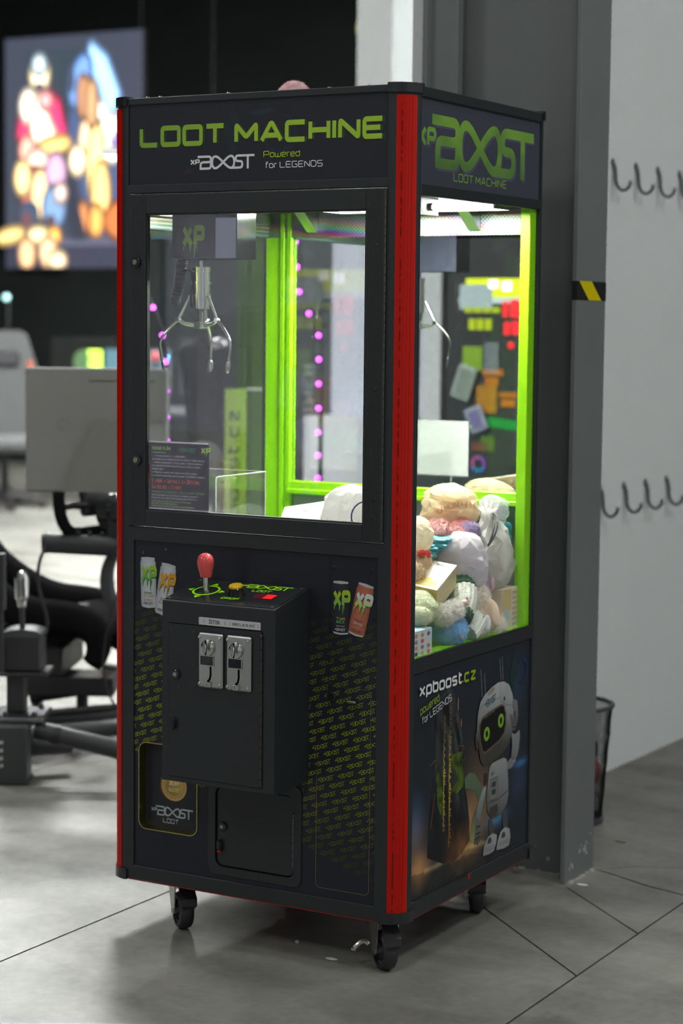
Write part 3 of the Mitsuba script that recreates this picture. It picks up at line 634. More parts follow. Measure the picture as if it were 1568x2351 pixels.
# two coin acceptors
for i, px in enumerate((.3545, .4280)):
    K = M + '__coin_acceptor' + ('' if i == 0 else '_001')
    pw, pz0, pz1 = .0640, .6368, .7590
    slot = unary_union([LineString([(px + .0335, pz0 + .046), (px + .0335, pz0 + .026), (px + .030, pz0 + .017), (px + .026, pz0 + .0135)]).buffer(.0022), Polygon([(px + .022, pz0 + .016), (px + .040, pz0 + .010), (px + .045, pz0 + .022), (px + .0335, pz0 + .03)]).buffer(.0) ])
    hole = LineString([(px + .0335, pz0 + .048), (px + .0340, pz0 + .030), (px + .0315, pz0 + .020), (px + .026, pz0 + .0145)]).buffer(.0024)
    plate = sbox(px, pz0, px + pw, pz1)
    b = box(px, px + pw, yd - .0075, yd, pz0, pz1, .0042)
    cut = on_front(ext(hole, .02), 0, 0, yd + .002)
    try: b = trimesh.boolean.difference([b, cut], engine='manifold')
    except Exception: pass
    add(K, b, 'metal', (.50, .51, .50))
    yp = yd - .0075
    add(K + '__coin_slot_back', on_front(ext(hole.buffer(.001), .0006), 0, 0, yd - .0012), 'matte', (.004, .004, .004))
    cxx, czz = px + .0275, pz1 - .0315
    add(K + '__coin_entry', turn(lathe([(0, 0), (.0178, 0), (.0180, .002), (.0166, .0052), (.0145, .0062), (.0080, .0078), (0, .0085)], 32), 'x', 90, (cxx, yp, czz)), 'chrome', (.62, .63, .62), smooth=35)
    arc = LineString([(cxx - .0045 * (t * t), czz + .0155 * t) for t in np.linspace(-1, 1, 9)]).buffer(.0008)
    add(K + '__coin_entry__slit', on_front(ext(affinity.translate(arc, .001), .0092), 0, 0, yp + .0008), 'matte', (.003, .003, .003))
    add(K + '__window', on_front(ext(rrect(px + .0065, pz0 + .0495, px + .0430, pz0 + .0735, .0008).difference(rrect(px + .0083, pz0 + .0515, px + .0412, pz0 + .0715, .0005)), .0022), 0, 0, yp), 'metal', (.50, .51, .50))
    add(K + '__window__glass', on_front(ext(sbox(px + .0083, pz0 + .0515, px + .0412, pz0 + .0715), .0006), 0, 0, yp), 'gloss', (.006, .006, .010))
    cup = lathe([(.0092, 0), (.0098, .001), (.0098, .011), (.0085, .0115), (.0085, .002)], 24)
    add(K + '__return_cup', shift(turn(cup, 'z', 0), px + .0275, yp + .001, pz0 + .0035), 'chrome', (.66, .67, .66), smooth=30)
    add(K + '__return_lever', box(px + .020, px + .028, yp - .0060, yp, pz0 + .0025, pz0 + .0155, .001), 'chrome', (.6, .62, .64))
    for sx, sz in ((.004, .0085), (pw - .0075, .0085), (.004, pz1 - pz0 - .0095), (pw - .0075, pz1 - pz0 - .0095)):
        add(K + '__screw', front_disc(.0036, px + sx, pz0 + sz, yp + .0005, .0030, 14, .0012), 'metal', (.62, .60, .52), smooth=30)
# paper label above the acceptors
lk = M + '__price_label'
add(lk, on_front(ext(rrect(.3505, .7755, .5118, .7925, .0022), .0005), 0, 0, by0 - .00005), 'print', (.50, .50, .53))
yl = by0 - .0005
add(lk + '__lettering', on_front(words('ŽETON', .0082, True, .0275, .0003), .3775, .7795, yl), 'print', (.05, .05, .06))
add(lk + '__lettering', on_front(words('MINCE 5, 10, 20, 50 KČ', .0058, True, .0580, .0003), .4395, .7805, yl), 'print', (.05, .05, .06))
for x in (.3645, .4195, .4335, .5050):
    a = unary_union([sbox(x - .0004, .7810, x + .0004, .7885), Polygon([(x - .0013, .7830), (x, .7795), (x + .0013, .7830)])])
    add(lk + '__arrow', on_front(ext(a, .0003), 0, 0, yl), 'print', (.55, .05, .05))
# sloping control plate: local frame a along x, b up the slope
TA = np.array([0, .148, .0316]); TL = np.linalg.norm(TA); TA /= TL
TO = np.array([0, by0, .8235])
def on_top(m, lift=0.0003): return frame(m, TO + np.cross((1, 0, 0), TA) * lift, (1, 0, 0), TA)
def tb(y): return (y - by0) / TA[1]
CP = M + '__control_plate'
add(CP, on_top(ext(sbox(bx0 + .004, .004, bx1 - .004, TL - .004), .0012)), 'gloss', (.016, .017, .019))
lift = .0017
jc = Point(.3215, tb(-.0715))
ring = affinity.scale(jc.buffer(.0325, quad_segs=14), 1, 1).difference(jc.buffer(.0272, quad_segs=14))
add(CP + '__joystick_ring', on_top(ext(ring, .0003), lift), 'print', LIME)
tri = Polygon([(-.0085, .036), (.0085, .036), (0, .0495)])
for a in (0, 90, 180, 270): add(CP + '__arrow', on_top(ext(affinity.translate(affinity.rotate(tri, a, origin=(0, 0)), jc.x, jc.y), .0003), lift), 'print', LIME)
add(CP + '__wordmark', on_top(ext(put(BOOST, .398, tb(-.033), .0245, .0235), .0003), lift), 'print', LIME)
add(CP + '__lettering', on_top(ext(put(tech('LOOT', 1, t=.18, wide=1.05, gap=.34, fit=3.7), .4285, tb(-.053), .0128), .0003), lift), 'print', LIME)
add(CP + '__lettering', on_top(ext(put(tech('DROP', 1, t=.18, wide=1.0, gap=.34, slant=.15, fit=4.0), .3845, tb(-.112), .0112), .0003), lift), 'print', LIME)
disp = rrect(.4555, tb(-.093), .5065, tb(-.064), .001)
add(M + '__display', on_top(ext(disp, .0008), lift), 'gloss', (.12, .005, .02))
add(M + '__display__lit_digits', on_top(ext(sbox(.4815, tb(-.0915), .5050, tb(-.0655)), .0003), lift + .0009), 'gloss', (.5, .01, .01), emit=(.75, .012, .006))
for x, y in ((bx0 + .012, -.136), (bx1 - .014, -.136), (bx0 + .012, -.011), (bx1 - .014, -.011)): add(CP + '__screw', on_top(shift(cyl(.0045, 0, .0018, 14, .0006), x, tb(y)), lift), 'metal', (.20, .20, .20), smooth=30)
# joystick
nrm = np.cross((1, 0, 0), TA)
jb = TO + np.array([jc.x, 0, 0]) + TA * jc.y
JS = M + '__joystick'
def stand(m, base, ax): # mesh z axis to ax at base
    ax = np.asarray(ax, float) / np.linalg.norm(ax); ex = np.cross((0, 1, 0), ax); ex /= np.linalg.norm(ex)
    return frame(m, base, ex, np.cross(ax, ex))
sa = np.array([-.055, .02, 1.0])
add(JS + '__dust_plate', on_top(shift(lathe([(0, 0), (.026, 0), (.0262, .0006), (.016, .0022), (0, .0026)], 32), jc.x, jc.y), lift), 'metal', (.16, .16, .17), smooth=30)
add(JS + '__shaft', stand(cyl(.0068, 0, .045, 20), jb, sa), 'chrome', (.62, .62, .56), smooth=30)
add(JS + '__knob', stand(lathe([(0, .031), (.0115, .031), (.0128, .033), (.0142, .040), (.0178, .056), (.0190, .064), (.0186, .071), (.0160, .0785), (.0110, .0835), (.0055, .0858), (0, .0865)], 32), jb, sa), 'gloss', (.66, .085, .085), smooth=40)
labels[JS + '__knob'] = {'label': 'pink-red bat-shaped joystick knob'}
BT = M + '__drop_button'
bc = TO + np.array([.4065, 0, 0]) + TA * tb(-.078)
add(BT + '__bezel', stand(lathe([(0, 0), (.0205, 0), (.0205, .002), (.0190, .006), (.0186, .0155), (.0165, .0175), (.0158, .0165), (0, .0150)], 32), bc + nrm * .0012, nrm), 'gloss', (.010, .010, .012), smooth=30)
add(BT + '__cap', stand(lathe([(0, .012), (.0156, .012), (.0156, .0205), (.0140, .0230), (.0080, .0240), (0, .0242)], 32), bc + nrm * .0012, nrm), 'gloss', (.70, .46, .01), smooth=30)
labels[BT + '__cap'] = {'label': 'amber yellow push button cap'}

# side window, left window, poster panel
def quad_x(x, y0, y1, z0, z1): return trimesh.Trimesh([(x, y0, z0), (x, y1, z0), (x, y1, z1), (x, y0, z1)], [(0, 1, 2), (0, 2, 3)], process=False)
add(M + '__side_window', quad_x(W - .008, PR - .004, D - PR + .004, .705, 1.722), 'glass')
add(M + '__left_window', quad_x(.008, PR - .004, D - PR + .004, .69, 1.722), 'glass')
add(M + '__side_window_bead', [box(W - .004, W + .0022, PR, D - PR, .7055, .7100, .001)], 'metal', (.14, .14, .15))
PO = M + '__side_poster'
py0, py1, pz0, pz1 = PR, D - PR, .163, .675
def poster_rgb(v):
    y, z = v[:, 1], v[:, 2]
    n1 = meshkit.fbm(np.c_[y * 9, z * 9, 0 * y], 4, 1); n2 = meshkit.fbm(np.c_[y * 30, z * 30, 0 * y], 3, 2)
    c = np.outer(np.ones_like(y), (.012, .016, .022)) + np.outer(n1, (.008, .012, .02))
    def glow(cy, cz, sy, sz, col, p=1.0):
        return np.outer(np.exp(-(((y - cy) / sy) ** 2 + ((z - cz) / sz) ** 2) ** p), col)
    c = c + glow(.09, .225, .05, .035, (.42, .20, .06)) * (.6 + .8 * n2)[:, None] + glow(.07, .30, .05, .05, (.10, .05, .02))
    c = c + glow(.075, .335, .035, .055, (.01, .05, .12)) + glow(.33, .255, .06, .06, (.40, .20, .06)) * (.6 + .8 * n2)[:, None]
    c = c + glow(.40, .31, .09, .07, (.16, .09, .03)) * (.4 + n1)[:, None] + glow(.40, .40, .08, .08, (.05, .025, .01))
    c = c + glow(.63, .372, .035, .008, (.02, .12, .30)) + glow(.62, .33, .05, .05, (.008, .02, .05)) + glow(.495, .262, .05, .016, (.02, .16, .32))
    c = c + glow(.60, .57, .05, .07, (.008, .018, .04))
    gl = (z < .225 - .09 * (y - .06) - .03 * (n1 - .5)) 
    ridge = np.exp(-((z - (.222 - .02 * (y - .06) - .03 * (n1 - .5) + .03 * (y > .35) * (y - .35))) / .006) ** 2) * (y > .12) * (y < .48)
    c = np.where(gl[:, None], c * .45 + np.outer(n2, (.02, .018, .014)), c) + np.outer(ridge * n2, (.35, .27, .13))
    return c
def grid_panel(x, y0, y1, z0, z1, ny, nz):
    Y, Z = np.meshgrid(np.linspace(y0, y1, ny), np.linspace(z0, z1, nz), indexing='ij')
    v = np.c_[np.full(Y.size, x), Y.ravel(), Z.ravel()]
    i = np.arange((ny - 1) * nz).reshape(ny - 1, nz)[:, :-1].ravel()
    return trimesh.Trimesh(v, np.vstack([np.c_[i, i + nz, i + nz + 1], np.c_[i, i + nz + 1, i + 1]]), process=False)
XP = W - .0040
add(M + '__side_lower_panel', box(W - .012, XP - .0004, py0, py1, pz0, pz1), 'satin', BLACK)
add(PO, grid_panel(XP, py0, py1, pz0, pz1, 150, 130), 'print', poster_rgb)
labels[PO] = {'label': 'printed side poster with a rock and a white robot'}
add(PO + '__edge_bead', on_side(ext(rrect(.0555, .166, .6620, .6715, .012).difference(rrect(.0568, .1673, .6607, .6702, .011)), .0010), 0, 0, XP), 'satin', (.030, .034, .04))
mm = lambda l: Polygon([(a / 1000, b / 1000) for a, b in l]).buffer(0)
lay = [0]
def pp(nm, g, c, s=.012):
    lay[0] += 1
    m = ext_dense(g, .00015, s) if callable(c) else ext(g, .00015)
    return add(PO + '__' + nm, on_side(m, 0, 0, XP + .0002 + lay[0] * .00006), 'print', c)
ROCK = mm([(214,214),(135,245),(141,333),(167,461),(168,519),(158,556),(184,603),(228,619),(251,615),(275,573),(300,501),(311,455),(316,388),(335,337),(349,282),(351,239),(311,216),(265,205)])
def rock_rgb(v):
    y, z = v[:, 1], v[:, 2]
    s = meshkit.fbm(np.c_[y * 60 + z * 20, z * 14, 0 * y], 4, 3); e = np.clip((y - .17) / .13, 0, 1)
    hot = np.clip((.30 - z) / .1, 0, 1) * np.clip((y - .2) / .1, 0, 1) * meshkit.fbm(np.c_[y * 40, z * 25, 0 * y], 3, 9)
    k = np.clip(2.2 * s - .75, 0, 1) * np.clip((z - .25) / .25, .1, 1) * (.35 + .65 * e)
    return np.outer(k, (.10, .11, .12)) + (.006, .007, .009) + np.outer(hot, (.30, .11, .03))
pp('rock', ROCK, rock_rgb, .007)
def moss_rgb(v):
    s = meshkit.fbm(v[:, 1:3] @ np.array([[70, 0, 0], [0, 60, 0]]), 3, 6); return np.outer(np.clip(1.8 * s - .4, .05, 1), (.09, .15, .02))
pp('moss', mm([(170,458),(190,426),(208,384),(220,350),(199,329),(181,358),(176,415)]), moss_rgb, .008)
pp('moss', mm([(234,461),(305,459),(315,428),(314,376),(282,364),(253,375),(281,395),(269,424),(240,434)]), moss_rgb, .008)
rune = []
for yc_, z0_, z1_, sd in ((.236, .245, .575, 3), (.208, .30, .56, 5)):
    rr = np.random.default_rng(sd); z = z1_
    while z > z0_:
        h = .010 + .008 * rr.random(); kind = rr.integers(0, 5); y = yc_ + .012 * (z1_ - z) * (1 if sd == 3 else .3)
        P = {0: [(0, 0), (.008, h * .5), (0, h)], 1: [(0, h), (.010, h), (.002, 0), (.010, 0)], 2: [(0, 0), (0, h), (.009, h * .6), (0, h * .4)], 3: [(0, 0), (.006, h), (.011, 0), (.002, h * .4)], 4: [(.004, 0), (.004, h), (.011, h * .8)]}[int(kind)]
        rune.append(LineString([(y + a, z - h + b) for a, b in P]).buffer(.0011)); z -= h + .004
    rune.append(LineString([(yc_ + .001, z1_ - .07), (yc_ + .006, z0_)]).buffer(.0008))
def rune_rgb(v):
    k = np.exp(-((v[:, 2] - .40) / .09) ** 2); return np.outer(.35 + 0 * k, (.50, .20, .03)) + np.outer(k, (.42, .36, .02))
pp('rune_glow', unary_union(rune), rune_rgb, .02)
pp('bracket', unary_union([LineString([(.148, .455), (.165, .463), (.170, .461)]).buffer(.001), LineString([(.150, .31), (.168, .385)]).buffer(.0009), LineString([(.285, .475), (.312, .470), (.313, .462)]).buffer(.0008)]), (.30, .06, .02))
ARCH = mm([(320,392),(345,402),(375,392),(405,362),(428,338),(440,345),(425,300),(395,262),(370,228),(350,240),(362,285),(395,322),(378,350),(345,362),(322,368)])
pp('arch', ARCH, lambda v: np.outer(.5 + .5 * np.clip((v[:, 2] - .24) / .15, 0, 1), (.10, .15, .09)) + np.outer(np.clip((.30 - v[:, 2]) / .07, 0, 1), (.22, .18, .06)))
for a, b in (((.3962, .6367), (.4047, .5707)), ((.4164, .6245), (.4225, .5759)), ((.4976, .6489), (.5073, .5951)), ((.5111, .651), (.5185, .5948))): pp('antenna', LineString([a, b]).buffer(.0011), (.20, .21, .22))
pp('gem', Polygon([(.555, .60), (.575, .655), (.592, .60), (.57, .565)]), (.012, .035, .03))
pp('gem', Point(.63, .60).buffer(.033).intersection(sbox(.605, .55, .66, .64)).difference(Point(.622, .60).buffer(.027)), (.012, .03, .075))
def shell(k=1.0, cy=.47, cz=.52):
    def f(v):
        n = meshkit.fbm(np.c_[v[:, 1] * 25, v[:, 2] * 25, 0 * v[:, 0]], 3, 8)
        s = np.clip(.32 + (v[:, 2] - cz) * 5.2 + (v[:, 1] - cy) * 1.0, .07, 1) * (.8 + .4 * n)
        return np.outer(s * k, (.42, .44, .45)) + np.outer(np.clip(.25 - s, 0, 1) * .4, (.25, .16, .10))
    return f
R = dict(
 armLu=[(423,384),(441,383),(439,359),(430,353),(421,360)], armL=[(418,350),(436,352),(425,322),(414,295),(403,278),(382,285),(384,306),(401,330)],
 handL=[(385,285),(409,274),(406,259),(408,240),(405,224),(399,228),(397,219),(390,219),(388,228),(380,221),(376,225),(380,254)], neck=[(480,411),(510,414),(514,402),(483,400)],
 legL=[(452,268),(467,268),(480,238),(478,224),(459,228),(451,249)], legR=[(529,274),(548,275),(559,234),(556,224),(534,226),(527,250)],
 body=[(450,392),(462,401),(495,403),(530,403),(546,396),(552,370),(556,342),(559,309),(553,288),(526,269),(489,263),(464,268),(444,286),(438,311),(441,343),(446,374)],
 armRu=[(549,387),(571,397),(603,402),(597,381),(572,369),(553,370)], armR=[(568,458),(588,450),(613,458),(617,441),(612,412),(603,394),(584,389),(568,398),(573,427)],
 handR=[(571,542),(597,532),(605,498),(599,477),(587,460),(571,464),(561,489),(554,504),(563,504),(577,484),(582,507),(569,520)],
 footL=[(420,185),(427,209),(447,226),(475,229),(497,220),(494,202),(482,185),(461,182)], footR=[(493,183),(503,208),(518,224),(540,230),(566,222),(574,201),(566,180),(542,178)],
 ear=[(368,484),(376,494),(379,466),(385,452),(380,445),(371,460)],
 head=[(376,504),(374,483),(387,454),(397,421),(416,404),(446,404),(495,411),(544,426),(569,450),(577,475),(578,519),(571,550),(550,578),(519,591),(488,593),(451,586),(415,574),(392,560),(380,535)])
sm = lambda g, r: g.buffer(-r / 1000).buffer(2 * r / 1000, quad_segs=4).buffer(-r / 1000)
DK = (.035, .028, .026)
pp('robot_arm', sm(mm(R['armLu']), 2), DK); pp('robot_arm', sm(mm(R['armL']), 3), shell(.8, .36, .27), .02); pp('robot_hand', mm(R['handL']), shell(.35, .3, .2), .02)
for q in (((386, 262), (404, 262)), ((383, 246), (405, 246)), ((381, 234), (404, 236))): pp('robot_hand_gap', LineString([(a / 1000, b / 1000) for a, b in q]).buffer(.0016), (.02, .015, .015))
pp('robot_neck', mm(R['neck']), DK); pp('robot_leg', mm(R['legL']), (.06, .06, .06)); pp('robot_leg', mm(R['legR']), (.06, .06, .06))
pp('robot_arm', sm(mm(R['armRu']), 3), shell(.6, .45, .33), .02)
pp('robot_body', sm(mm(R['body']), 6), shell(.72, .42, .30))
pp('robot_chest_plate', mm([(456,362),(494,362),(500,326),(493,311),(456,313),(450,330)]).buffer(.002), (.05, .05, .05)); pp('robot_chest_plate', mm([(456,362),(494,362),(500,326),(493,311),(456,313),(450,330)]), (.17, .165, .16))
for z_ in (.349, .331): pp('robot_chest_slot', rrect(.463, z_ - .0075, .486, z_ + .0055, .004), (.035, .05, .06))
pp('robot_chest_label', put(tech('XP', 1, t=.24, wide=.7, fit=1.6), .458, .3695, .011), (.06, .14, .05))
pp('robot_waist', mm([(457,294),(494,297),(503,282),(488,268),(464,271),(451,282)]), (.05, .045, .042)); pp('robot_waist_line', LineString([(.442, .309), (.50, .306), (.556, .318)]).buffer(.0012), (.05, .045, .04))
for f in ('footL', 'footR'):
    pp('robot_foot', sm(mm(R[f]), 3), shell(.9, .40, .15), .014)
    c = mm(R[f]).centroid
    pp('robot_foot_joint', Point(c.x - .004, c.y + .008).buffer(.011).intersection(sbox(c.x - .02, c.y + .004, c.x + .02, c.y + .03)), (.05, .045, .04))
    for q in (-.004, -.010): pp('robot_foot_line', LineString([(c.x - .028, c.y + q), (c.x + .026, c.y + q - .002)]).buffer(.0006), (.09, .09, .09))
pp('robot_ear', sm(mm(R['ear']), 1.5), (.06, .05, .045))
pp('robot_head', sm(mm(R['head']), 8), shell(1.2, .46, .50), .010)
pp('robot_head_seam', unary_union([LineString([(.500, .592), (.500, .548), (.538, .53)]).buffer(.0007), LineString([(.39, .545), (.41, .552), (.50, .556)]).buffer(.0006), LineString([(.538, .53), (.577, .525)]).buffer(.0006)]), (.09, .09, .085))
pp('robot_head_bolt', Point(.524, .548).buffer(.005), (.03, .03, .03))
pp('robot_head_band', mm([(428,575),(451,585),(469,586),(467,577),(446,570),(431,568)]), (.26, .24, .20))
pp('robot_arm', sm(mm(R['armR']), 4), shell(.62, .45, .38), .02)
pp('robot_hand', sm(mm(R['handR']), 1.5), shell(.5, .5, .46), .02)
for q in (((566, 500), (575, 476)), ((585, 506), (588, 478)), ((568, 472), (592, 468))): pp('robot_hand_gap', LineString([(a / 1000, b / 1000) for a, b in q]).buffer(.0014), (.03, .02, .02))
RIM = sm(mm([(388,486),(388,507),(402,522),(435,530),(478,535),(508,538),(524,533),(534,512),(536,485),(527,462),(500,448),(457,439),(421,432),(406,438),(393,461)]), 5)
pp('robot_visor_rim', RIM, (.13, .085, .055)); pp('robot_visor', RIM.buffer(-.0045), (.004, .005, .006))
pp('robot_visor_glint', LineString([(.412, .518), (.45, .524), (.47, .528)]).buffer(.0009), (.10, .12, .13))
for ey, ez in ((.4281, .4786), (.5051, .4978)):
    e = affinity.scale(Point(ey, ez).buffer(1), .0158, .0168).difference(affinity.scale(Point(ey, ez).buffer(1), .0068, .0085))
    e = e.difference(unary_union([sbox(ey - .02, ez + q, ey + .02, ez + q + .0009) for q in np.arange(-.018, .018, .0032)]))
    pp('robot_eye', e, (.26, .52, .03))
pp('robot_wordmark', put(BOOST_T, .4260, .5420, .0112, .0175, 11), (.02, .09, .13))
for q in ((.31, .44), (.285, .53), (.33, .40), (.10, .30), (.085, .255), (.365, .41), (.28, .47), (.12, .27), (.40, .38), (.34, .46)): pp('spark', Point(q).buffer(.0013, quad_segs=2), (.35, .13, .03))
pp('edge_glow', unary_union([affinity.scale(Point(.272, .575).buffer(1), .0022, .016), affinity.scale(Point(.290, .528).buffer(1), .0018, .010)]), (.42, .17, .05))
pp('web_address', put(tech('xpboost', 1, t=.185, wide=.92, gap=.30, r=.16, fit=.208 / .0305), .0795, .6205, .0305), (.70, .70, .72))
pp('web_address', put(tech('.cz', 1, t=.185, wide=.95, gap=.30, r=.16, fit=.070 / .0305), .2905, .6200, .0305), (.30, .42, .01))
pp('slogan', put(tech('powered', 1, t=.13, wide=1.0, gap=.26, fit=.094 / .0175), .0850, .5795, .0175, None, 11.5), (.30, .40, .02))
pp('slogan', put(tech('for LEGENDS', 1, t=.13, wide=1.0, gap=.28, fit=.146 / .0165), .0965, .5575, .0165, None, 12.6), (.55, .56, .60))
add(M + '__bottom_trim_wire', tube([(W + .002, .07, .1655), (W + .0025, .30, .1645), (W + .002, .335, .164)], .0012, 6), 'metal', (.20, .22, .25))
add(M + '__red_clip', box(W, W + .004, .335, .339, .150, .163, .001), 'gloss', (.5, .02, .01))

# ---- inside of the prize compartment
IN = M
GREEN = lin(142, 218, 0)
YM = .680                        # mirror plane
FZ = .700                        # floor of the prize bed
add(M + '__prize_bed', box(.012, W - .012, .02, YM, FZ - .012, FZ), 'satin', GREEN)
labels[M + '__prize_bed'] = {'label': 'bright green floor of the prize bed'}
add(M + '__bed_sill', [box(W - .05, W - .012, .04, YM, FZ, FZ + .007, .001), box(.012, .05, .04, YM, FZ, FZ + .007, .001)], 'satin', GREEN)
for x0, x1, y0_, y1 in ((.012, .092, YM - .012, YM - .002), (W - .092, W - .012, YM - .012, YM - .002)):
    if x0 < .3: add(M + '__inner_post', [box(x0, x1, y0_, y1, FZ, 1.722, .002)] + [box(x0 + q, x0 + q + .012, y0_ - .004, y0_, FZ, 1.722, .001) for q in (.046, .066)], 'satin', GREEN)
    else: add(M + '__inner_post', box(.750, x1 + .003, .640, .673, FZ, 1.722, .002), 'satin', GREEN)
for x0 in (.012, W - .030): add(M + '__front_inner_post', box(x0, x0 + .018, .022, .05, FZ, 1.722, .002), 'satin', BLACK)
add(M + '__back_sill', [box(.085, W - .037, YM - .022, YM - .002, .998, 1.012, .003), box(.085, W - .037, YM - .014, YM - .002, 1.010, 1.032, .003)], 'satin', GREEN)
add(M + '__back_lower_board', box(.014, W - .014, YM, YM + .01, FZ, 1.0), 'satin', lin(120, 130, 135))
add(M + '__back_mirror', trimesh.Trimesh([(.014, YM, 1.0), (W - .014, YM, 1.0), (W - .014, YM, 1.66), (.014, YM, 1.66)], [(0, 1, 2), (0, 2, 3)], process=False), 'mirror')
labels[M + '__back_mirror'] = {'label': 'mirror on the back wall of the prize compartment'}
def holo_fn(p, n, uv):
    w = .5 + .5 * dr.sin(mi.Vector3f(0, 2.1, 4.2) + p.x * 21.0 + 3.0 * noise(p.x * 8, p.z * 20, 0.0) + p.z * 160.0)
    cell = smoothstep(.35, .5, dr.abs(dr.sin((p.x + p.z) * 330.0) * dr.sin((p.x - p.z) * 330.0)))
    edge = 1 - smoothstep(1.668, 1.700, p.z)
    sat = .25 + .65 * edge * noise(p.x * 14, 3.0, 1.0)
    c = mi.Color3f(.62) * (1 - sat) + mi.Color3f(w.x, w.y, w.z) * sat
    return c * (.16 + .34 * cell)
scene['hologram_foil'] = principled(base_color=proc(holo_fn), roughness=.35, metallic=.55)
add(M + '__foil_valance', box(.02, W - .02, YM - .0125, YM - .006, 1.660, 1.724), 'hologram_foil', (.6, .6, .6))
labels[M + '__foil_valance'] = {'label': 'rainbow hologram foil strip under the ceiling of the compartment'}
add(M + '__foil_valance_left', box(.016, .022, .08, YM - .012, 1.660, 1.724), 'hologram_foil', (.6, .6, .6))
add(M + '__compartment_ceiling', box(.016, W - .016, .016, D - .03, 1.738, 1.745), 'satin', (.55, .55, .56))
for x in (.14, .60): add(M + '__valance_bracket', trimesh.convex.convex_hull(np.array([(x + a, YM - .014 - b, z) for a in (0, .03) for b, z in ((0, 1.672), (.004, 1.672), (0, 1.735), (.09, 1.735))])), 'metal', (.42, .44, .42))
# lamp box across the compartment, and gantry rails
LM = M + '__interior_lamp'
lx0, lx1, ly0, ly1, lz = .30, .758, .470, .560, 1.7135
add(LM, [box(lx0 - .004, lx1 + .004, ly1 - .002, ly1 + .004, lz - .001, 1.737), box(lx0 - .004, lx0, ly0, ly1, lz - .001, 1.737), box(lx1, lx1 + .004, ly0, ly1, lz - .001, 1.737)], 'metal', (.6, .6, .56))
add(LM + '__diffuser', trimesh.Trimesh([(lx0, ly0, lz), (lx1, ly0, lz), (lx1, ly1, lz), (lx0, ly1, lz), (lx0, ly0, 1.737), (lx1, ly0, 1.737)], [(0, 2, 1), (0, 3, 2), (0, 1, 5), (0, 5, 4)], process=False), 'matte', (.8, .8, .8), emit=(165, 173, 158), weight=6)
labels[LM + '__diffuser'] = {'label': 'glowing white lamp tube panel'}
add(M + '__gantry_rail', [box(.03, .045, .03, .64, 1.69, 1.715, .001), box(.03, .62, .10, .112, 1.695, 1.712, .001)], 'metal', (.30, .31, .32))
add(M + '__gantry_rail', [box(.03, .62, .155, .167, 1.695, 1.712, .001)], 'metal', (.30, .31, .32))
add(M + '__corner_bracket', [box(W - .035, W - .031, .060, .198, 1.680, 1.737, .001), turn(cyl(.008, 0, .006, 6, .001), 'y', 90, (W - .031, .156, 1.699))], 'metal', (.46, .46, .38))

# claw carriage and claw
CW = M + '__claw'
clx, cly = .165, .135
add(M + '__claw_carriage', [box(.1215, .2990, .0800, .0830, 1.5865, 1.6950, .001), box(.2960, .2990, .083, .158, 1.5865, 1.6950), box(.1215, .1245, .083, .158, 1.5865, 1.6950), box(.1245, .296, .155, .158, 1.5865, 1.6950)], 'satin', lin(66, 68, 86))
add(M + '__claw_carriage__side_cover', box(.2990, .3010, .080, .160, 1.587, 1.692), 'chrome', (.09, .09, .09))
add(M + '__claw_carriage__front_trim', box(.243, .2985, .0785, .0800, 1.588, 1.692), 'chrome', (.16, .165, .20))
add(M + '__claw_carriage__brush_mark', on_front(ext(affinity.scale(put(xp_shape(1), 0, 0, 1), .034, .052, origin=(0, 0)), .0006), .1495, 1.612, .0799), 'print', (.30, .44, .05))
add(CW + '__cord', tube([(clx, cly, 1.572), (clx, cly, 1.70)], .0012, 6), 'satin', (.06, .04, .04))
add(CW + '__top_lug', shift(lathe([(0, 1.570), (.005, 1.570), (.005, 1.584), (.003, 1.5865), (0, 1.5865)], 16), clx, cly, 0), 'chrome', (.7, .7, .7), smooth=30)
add(CW + '__solenoid', shift(lathe([(0, 1.4715), (.0205, 1.4715), (.0208, 1.473), (.0208, 1.500), (.0235, 1.500), (.0235, 1.5065), (.0208, 1.5065), (.0208, 1.530), (.0238, 1.530), (.0238, 1.5355), (.0212, 1.5355), (.0212, 1.559), (.0225, 1.560), (.0225, 1.5695), (0, 1.5695)], 36), clx, cly, 0), 'chrome', (.74, .74, .73), smooth=30)
add(CW + '__plunger', shift(cyl(.0072, 1.434, 1.4715, 16), clx, cly, 0), 'metal', (.30, .28, .26), smooth=30)
add(CW + '__spring_post', shift(cyl(.003, 1.442, 1.4715, 10), clx + .0135, cly - .004, 0), 'chrome', (.6, .62, .6), smooth=30)
add(CW + '__hub', shift(lathe([(0, 1.426), (.0165, 1.426), (.0175, 1.4275), (.0175, 1.4415), (.0165, 1.4425), (0, 1.4425)], 6), clx, cly, 0), 'chrome', (.72, .73, .70), smooth=20)
fwd_h = np.array([-.4962, .8682, 0]); rgt_h = np.array([.8682, .4962, 0])
